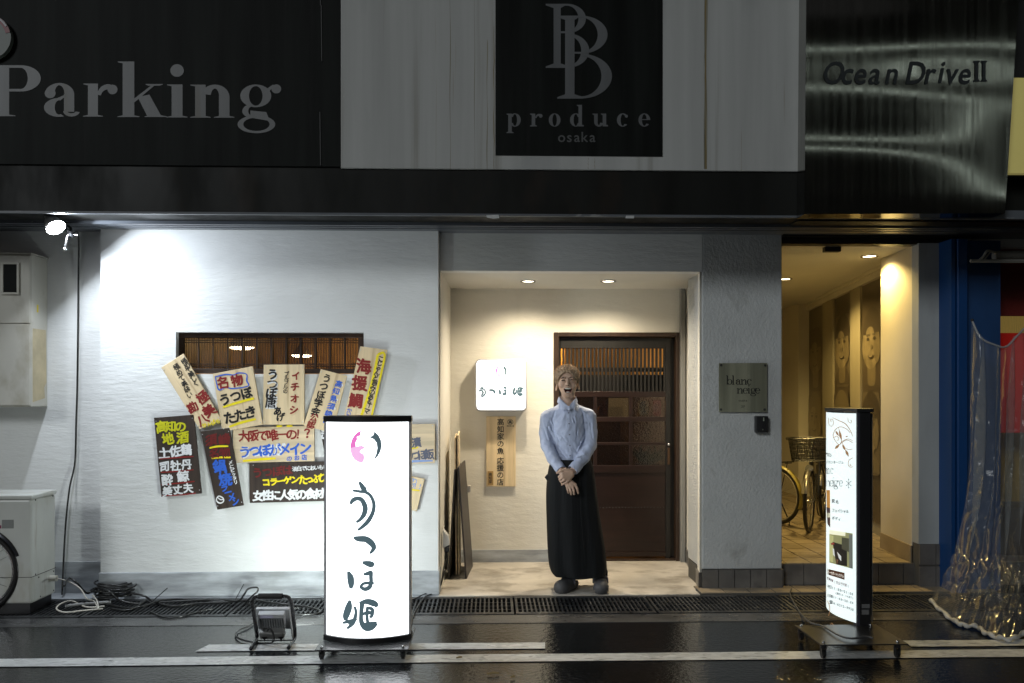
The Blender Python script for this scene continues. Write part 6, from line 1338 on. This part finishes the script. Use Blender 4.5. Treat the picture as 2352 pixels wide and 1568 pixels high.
def skin_sel(C):
    q = np.minimum(((C[:, 0]-mc.x)/.0328)**2+((C[:, 2]-M(1305, 894.2).z)/.0139)**2, ((C[:, 0]-mc.x)/.0272)**2+((C[:, 2]-M(1305, 897.4).z)/.0186)**2); ins = (q < 1.06) & (C[:, 1] > YM0-.100) & (C[:, 1] < YM0-.045)
    lip = (q >= .86) & (q < 1.10) & (C[:, 1] < YM0-.075)
    return np.where(ins & (q < .86), 1, np.where(lip, 2, 0))
body = B.build('body', [SKIN, MOUTH, LIP], man, skin_sel, relax=1)
def facebit(name, mt, c, r, rot=0): return MB().ell(M(*c), r, 14, 8, Matrix.Rotation(R(rot), 3, 'Y')).build(name, mt, man, smooth='all')
EYED = mat('eye_dark', (.012, .009, .008), .2)
def on_face(px, py, B_=B):     # depth of the skin at a photo place
    p0 = M(px, py); ix = int(round((p0.x-B_.lo[0])/B_.h)); iz = int(round((p0.z-B_.lo[2])/B_.h)); col = B_.f[ix, :, iz]; j = int(np.argmax(col < 0)); return B_.lo[1]+j*B_.h-YM0
def hug(name, mt, pts, radii, off):
    return MB().tube([M(px, py, on_face(px, py)+off) for px, py in spline2(pts)], np.interp(np.linspace(0, 1, len(spline2(pts))), np.linspace(0, 1, len(radii)), radii).tolist(), 8).build(name, mt, man, smooth='all')
def spline2(pts): return [(q.x, q.y) for q in spline([(a_, b_, 0) for a_, b_ in pts], 5)]
hug('eye', EYED, [(1288.8, 875.0), (1291.5, 873.4), (1294.5, 872.8), (1297, 873.6), (1299.2, 875.4)], [.0012, .0030, .0036, .0030, .0010], -.0006)
hug('eye', EYED, [(1308.6, 874.2), (1311, 872.2), (1313.6, 871.4), (1316.2, 871.9), (1318.6, 873.6)], [.0010, .0030, .0036, .0030, .0012], -.0006)
hug('eyebrow', HAIRD, [(1288.2, 869.0), (1291, 867.4), (1295.5, 867.0), (1299.5, 868.2)], [.0015, .0034, .0038, .0022], -.0010)
hug('eyebrow', HAIRD, [(1307.6, 866.8), (1311, 865.6), (1315, 865.6), (1318.6, 867.4)], [.0022, .0038, .0034, .0015], -.0010)
for px in (1302.3, 1306.2): facebit('nostril', EYED, (px, 885.0, on_face(px, 885)+.002), (.0032, .004, .0022))
def teeth(name, py, span, rz, dyc, n, up):
    m = MB()
    for i in range(n):
        u = (i-(n-1)/2)/(n/2); p = M(1305+u*span, py+(1 if up else -1)*(.8*(1 if up else .5)-abs(u)**2*(.9 if up else .5)), dyc+.020*u*u); m.ell(p, (span*.00337/n*2.0*.66, .005, rz*(1-.15*abs(u))), 10, 7)
    return m.build(name, TOOTH, man, smooth='all')
teeth('upper_teeth', 891.4, 9.0, .0060, -.094, 10, True); teeth('lower_teeth', 900.6, 5.8, .0040, -.090, 7, False)
MB().ell(M(1305.3, 899.5, -.072), (.018, .02, .009), 14, 8).build('tongue', mat('tongue', (.20, .06, .055), .45), man, smooth='all')
# hair
a, b = M(1262, 908), M(1341, 826)
H = Field((a.x, YM0-.13, a.z), (b.x, YM0+.15, b.z), .0032)
H.ell(M(1302, 861.5, .015), (.097, .112, .082), .01).ell(M(1302, 872, .045), (.094, .088, .075), .02)
H.ell(M(1303.2, 887, -.125), (.0795, .155, .114), .008, sub=True)
for sx_ in (-1, 1): H.ell(M(1303.5+sx_*26, 893, .0), (.03, .035, .036), .008, sub=True)
H.half(2, M(1300, 898, .05).z)
P = H.coords(); H.f += (.0035*np.sin(P[0]*130+2*np.sin(P[2]*90+P[1]*50))*np.sin(P[1]*120+1.7*np.sin(P[0]*70))+.0018*np.sin(P[0]*330+P[1]*190+P[2]*70)).astype(np.float32)
hair = H.build('hair', HAIR, man, relax=0)
V, F_ = H.mesh(); m = MB(); hc_ = np.array(M(1302, 872, .03))
crown = M(1302, 836, .05); zf = M(1300, 855).z
for i in rnd.sample(range(len(V)), min(len(V), 5200)):
    p = Vector(V[i]); nr = (p-Vector(hc_)).normalized()
    if p.y < YM0-.055 and p.z < zf+.012 and abs(p.x-M(1303, 0).x) < .066: continue
    if p.z < M(1300, 884).z and p.y < YM0: continue
    tg_ = (p-crown); tg_ -= nr*tg_.dot(nr); tg_ = tg_.normalized() if tg_.length > 1e-6 else Vector((1, 0, 0))
    up_ = max(0, (p.z-zf)/.06)
    d = (tg_*.75+nr*(.28+.35*min(1, up_))+Vector((rnd.uniform(-.4, .4), rnd.uniform(-.4, .2), rnd.uniform(-.25, .3)))).normalized(); L_ = rnd.uniform(.009, .019)*(1 if p.z > zf else .55); s_ = d.orthogonal().normalized()*.0013; u_ = d.cross(s_).normalized()*.0013
    tip = p+d*L_; q = p-d*.004
    m.add([q+s_, q-s_*.5+u_, q-s_*.5-u_, tip], [(0, 1, 3), (1, 2, 3), (2, 0, 3)])
m.build('strands', HAIR, hair)
# shirt
a, b = M(1226, 1100), M(1384, 908)
S = Field((a.x, YM0-.21, a.z), (b.x, YM0+.17, b.z), .0036)
S.ell(M(1305, 988, .035), (.142, .106, .20), .03).ell(M(1311, 1052, .025), (.136, .112, .115), .05)
S.cone(M(1303, 940, .040), M(1257, 956, .040), .062, .050, .04).cone(M(1306, 940, .040), M(1353, 954, .040), .062, .050, .04)
S.cone(M(1304, 930, .035), M(1304, 945, .035), .060, .070, .03)
S.chain([(M(1256, 962, .035), .054), (M(1253, 995, .03), .050), (M(1256.5, 1022, .005), .049), (M(1270, 1052, -.06), .047), (M(1288.5, 1079, -.135), .036)], .014)
S.chain([(M(1354, 960, .035), .054), (M(1357, 992, .03), .050), (M(1355.5, 1022, .0), .050), (M(1341, 1050, -.075), .047), (M(1316.5, 1079, -.165), .038)], .014)
P = S.coords(); x_, y_, z_ = [q-c for q, c in zip(P, man.location)]; z_ = z_-1.0
def rid(u): return np.abs(np.sin(u))-.6
arm = np.clip((np.abs(x_-(-.05))-.12)/.05, 0, 1)
fold = (.0030*rid(34*(z_+1.15*np.abs(x_+.05))+1.4*np.sin(13*z_+9*x_)+2)+.002*rid(52*(z_-.9*x_)+2*np.sin(17*x_+11*z_)))*(1-.5*arm)+.0018*arm*rid(48*(z_+.7*np.abs(x_+.05))+2.6*np.sin(31*x_+17*z_+20*y_))
S.f += fold.astype(np.float32)
for (x1_, y1_, x2_, y2_, r_) in ((1263, 968, 1284, 1012, .0060), (1259, 982, 1283, 1035, .0065), (1270, 962, 1275, 1005, .0045), (1338, 1005, 1324, 1036, .005), (1341, 958, 1346, 1000, .0045),
        (1246, 975, 1258, 1010, .0055), (1241, 985, 1252, 1024, .0045), (1249, 1024, 1272, 1046, .0055), (1256, 1038, 1281, 1062, .0055), (1263, 1058, 1286, 1071, .0040), (1357, 972, 1361, 1006, .0050),
        (1352, 1052, 1328, 1062, .0045), (1285, 1035, 1301, 1052, .0050), (1340, 1045, 1322, 1053, .0045), (1275, 945, 1268, 968, .0040), (1338, 946, 1345, 966, .0040), (1290, 1000, 1302, 1015, .0035), (1318, 960, 1326, 1000, .0035)):
    try: pa_, pb_ = M(x1_, y1_, on_face(x1_, y1_, S)-.002), M(x2_, y2_, on_face(x2_, y2_, S)-.002)
    except IndexError: continue
    if abs(pa_.y-pb_.y) > .055: continue
    S.cone(pa_, pb_, r_*1.15, r_*.6, .010, sub=True); of_ = Vector((.010, 0, .006)); S.cone(pa_+of_+Vector((0, .006, 0)), pb_+of_+Vector((0, .006, 0)), r_*1.1, r_*.5, .012)
# neckline and cuffs cut clean
S.ell(M(1305, 925, .02), (.056, .070, .075), .004, sub=True)
def cut(Fd, p, nrm, rad):    # removes what lies beyond a plane, near a point
    nrm = np.array(nrm)/np.linalg.norm(nrm); Q = Fd.coords(); d = sum((Q[i]-p[i])*nrm[i] for i in range(3)); rr = np.sqrt(sum((Q[i]-p[i])**2 for i in range(3)))
    Fd.f = np.where((rr < rad), np.maximum(Fd.f, d), Fd.f).astype(np.float32)
c1, c1d = M(1288.5, 1079, -.135), np.array(M(1288.5, 1079, -.135)-M(1270, 1052, -.06)); cut(S, c1, c1d, .085)
c2, c2d = M(1315.5, 1080, -.168), np.array(M(1316.5, 1079, -.165)-M(1341, 1050, -.075)); cut(S, c2, c2d, .085)
Q = S.coords(); low = (Q[2] < M(1300, 1066, 0).z) & (Q[1] > YM0-.100) & (np.abs(Q[0]-M(1311, 0).x) < .10); S.f = np.where(low, np.maximum(S.f, .004), S.f)
shirt = S.build('shirt', SHIRT, man, relax=2)
def on_shirt(px, py): return on_face(px, py, S)
def on_cloth(name, mt, x0, x1, y0, y1, off, nu=4, nv=30, lean=0.0, th=.0015):
    m = MB(); fn = lambda u, v: (lambda px, py: W(px, py, YM0+on_shirt(px, py)-off))(x0+(x1-x0)*u+lean*v, y1+(y0-y1)*v)
    m.grid(lambda u, v: fn(u, v), nu, nv); return m.build(name, mt, shirt, smooth='all')
on_cloth('placket', SHIRT, 1304.5, 1314.5, 934, 1052, .0032, 4, 34, lean=-3.5)
on_cloth('pocket', SHIRT, 1324.5, 1349.5, 971, 1012, .0030, 8, 14)
on_cloth('pocket_edge', mat('shirt_seam', (.22, .27, .40), .8), 1324.5, 1349.5, 970.2, 972.0, .0040, 10, 1)
m = MB()
for px, py in ((1306.3, 948), (1307, 972.6), (1308, 997.8), (1309, 1023), (1309.6, 1046)): p = W(px, py, YM0+on_shirt(px, py)-.006); m.cyl(p, p+Vector((0, .003, 0)), .0052, n=12)
m.build('button', mat('dark_button', (.16, .16, .20), .3), shirt)
def flap(P4, mt=SHIRT):      # a thin folded collar leaf from four photo points with depth
    Q_ = [M(*p) for p in P4]; m = MB(); m.grid(lambda u, v: Q_[0].lerp(Q_[1], u).lerp(Q_[3].lerp(Q_[2], u), v)+Vector((0, -.010*math.sin(math.pi*u)*math.sin(math.pi*v), 0)), 8, 8)
    V = list(m.v); m2 = MB(); m2.add(V, m.f); m2.add([(x, y+.003, z) for x, y, z in V], [f[::-1] for f in m.f]); return m2.build('collar_leaf', mt, shirt, smooth='all')
flap([(1283.4, 911, .005), (1304.2, 931.5, -.052), (1293.2, 945.5, -.072), (1279.5, 922.5, -.005)]); flap([(1323.5, 911.5, .005), (1308.5, 930.5, -.052), (1319.8, 940.0, -.072), (1326.8, 922.5, -.005)])
m = MB()
cr = [(1283.4, 911.5, .005), (1289.5, 921, -.03), (1304.5, 931.5, -.056), (1309, 930.5, -.056), (1318.5, 921, -.03), (1323.5, 912, .005), (1322, 910, .05), (1313, 908, .085), (1304, 907.5, .092), (1294, 908, .085), (1285, 910, .05)]
top_ = spline([M(*p) for p in cr], 5, True); bot_ = [p+Vector(((p.x-M(1304, 0).x)*.16, (p.y-YM0-.02)*.16, -.034)) for p in top_]; n = len(top_)
m.add(top_+bot_, [(i, n+i, n+(i+1) % n, (i+1) % n) for i in range(n)]); m.build('collar_band', SHIRT, shirt, smooth='all')
for cc_, dd_, r_ in ((c1, c1d, .0385), (c2, c2d, .0415)):
    d = Vector(dd_).normalized(); Mz = d.to_track_quat('Z', 'Y').to_matrix(); MB().lathe(cc_, [(r_*1.10, -.055), (r_*1.09, -.030), (r_*1.05, -.002), (r_*1.02, .001), (r_*.96, -.004), (r_*.94, -.03)], 28, Mz).build('cuff', SHIRT, shirt, smooth=True)
MB().lathe(M(1312.8, 1084.5, -.184), [(.0235, -.003), (.026, 0), (.0235, .003)], 20, Vector(c2d).normalized().to_track_quat('Z', 'Y').to_matrix()).build('bracelet', BLACKP, man, smooth='all')
# apron
rows = [(1053.5, 1271, 1355), (1060, 1266, 1359), (1070, 1261, 1362), (1095, 1257, 1366), (1125, 1254.5, 1369.5), (1150, 1254.5, 1372.5), (1187, 1255.5, 1377.5), (1220, 1256.5, 1383), (1250, 1257.5, 1388), (1285, 1259.5, 1392), (1303, 1262, 1393.5), (1313, 1266.5, 1393), (1319.5, 1274, 1390)]
m = MB(); nn_ = 84; V = []
for ri_, (py, xl, xr) in enumerate(rows):
    c = (xl+xr)/2; hwid = (M(xr, py).x-M(xl, py).x)/2; cx_ = M(c, py).x; f_ = ri_/(len(rows)-1); dep = .128+.014*f_
    for i in range(nn_):
        a = 2*math.pi*i/nn_; ca, sa = math.cos(a), math.sin(a); ex = math.copysign(abs(ca)**.80, ca); ey = math.copysign(abs(sa)**.80, sa)
        w_ = (.004+.007*f_)*math.sin(a*7+.8)*(.5+.5*math.sin(a*3+1))+(.004*f_*math.sin(a*11+2*f_) if sa < 0 else 0)
        V.append((cx_+(hwid+w_*.3)*ex, YM0+.012+(dep+w_)*ey-(.012 if sa < 0 and f_ > .15 else 0), M(c, py).z+.004*math.sin(a*5) * f_))
m.add(V, [(r_*nn_+i, (r_+1)*nn_+i, (r_+1)*nn_+(i+1) % nn_, r_*nn_+(i+1) % nn_) for r_ in range(len(rows)-1) for i in range(nn_)][::1])
ap = m.build('apron', APRON, man, smooth='all'); sb = ap.modifiers.new('smooth', 'SUBSURF'); sb.levels = sb.render_levels = 1
m = MB(); c = [M(1258, 1090, -.03), M(1251.8, 1097.5, -.03), M(1256.5, 1104, -.03), M(1262, 1104, -.05), M(1262, 1092, -.05)]; m.prism(c, (0, .06, 0)); m.build('pocket_corner', APRON, ap)
MB().tube(spline([M(1330, 1056, -.125), M(1332, 1120, -.150), M(1336, 1200, -.158), M(1345, 1300, -.160)]), .0022, 6).build('front_seam', APRON, ap, smooth='all')
for leg in ([(M(1302, 1285, .03), .062), (M(1305, 1330, .035), .052)], [(M(1372, 1285, .03), .066), (M(1378, 1331, .035), .058)]):
    (p, r0), (q, r1) = leg; MB().tube([p, p.lerp(q, .5), q], [r0, (r0+r1)/2, r1], 20).build('trouser_leg', TROU, man, smooth=True)
pr = M(1386, 1300, .0); MB().tube([pr, M(1389, 1313, .0), M(1389.5, 1323, -.01)], [.02, .024, .022], 14).build('apron_tail', APRON, ap, smooth=True)
# clogs
for hp, tp in ((G(1316, 1352), G(1289, 1361.5)), (G(1379, 1353.5), G(1380.5, 1363))):
    K_ = Field((min(hp.x, tp.x)-.12, min(hp.y, tp.y)-.12, -.01), (max(hp.x, tp.x)+.12, max(hp.y, tp.y)+.14, .16), .004)
    d = (tp-hp).normalized(); hh_ = Vector((hp.x, hp.y, .042)); tt = Vector((tp.x, tp.y, .035))
    K_.cone(hh_, tt, .045, .052, .02).ell(tt-d*.01+Vector((0, 0, .012)), (.056, .062, .048), .03).ell(tt-d*.09+Vector((0, 0, .03)), (.050, .055, .045), .03)
    K_.ell(hh_-d*.0+Vector((0, 0, .055)), (.040, .052, .045), .01, sub=True)
    K_.half(2, .003); cg = K_.build('clog', CLOG, man, relax=2)
    s_ = Vector((-d.y, d.x, 0)); mid = tt-d*.105+Vector((0, 0, .03)); MB().tube(spline([mid+s_*.052+Vector((0, 0, -.01)), mid+s_*.045+Vector((0, 0, .035)), mid+d*.01+Vector((0, 0, .055)), mid-s_*.045+Vector((0, 0, .035)), mid-s_*.052+Vector((0, 0, -.01))]), .011, 8).build('strap', mat('slate_strap', (.085, .085, .105), .4), cg, smooth='all')
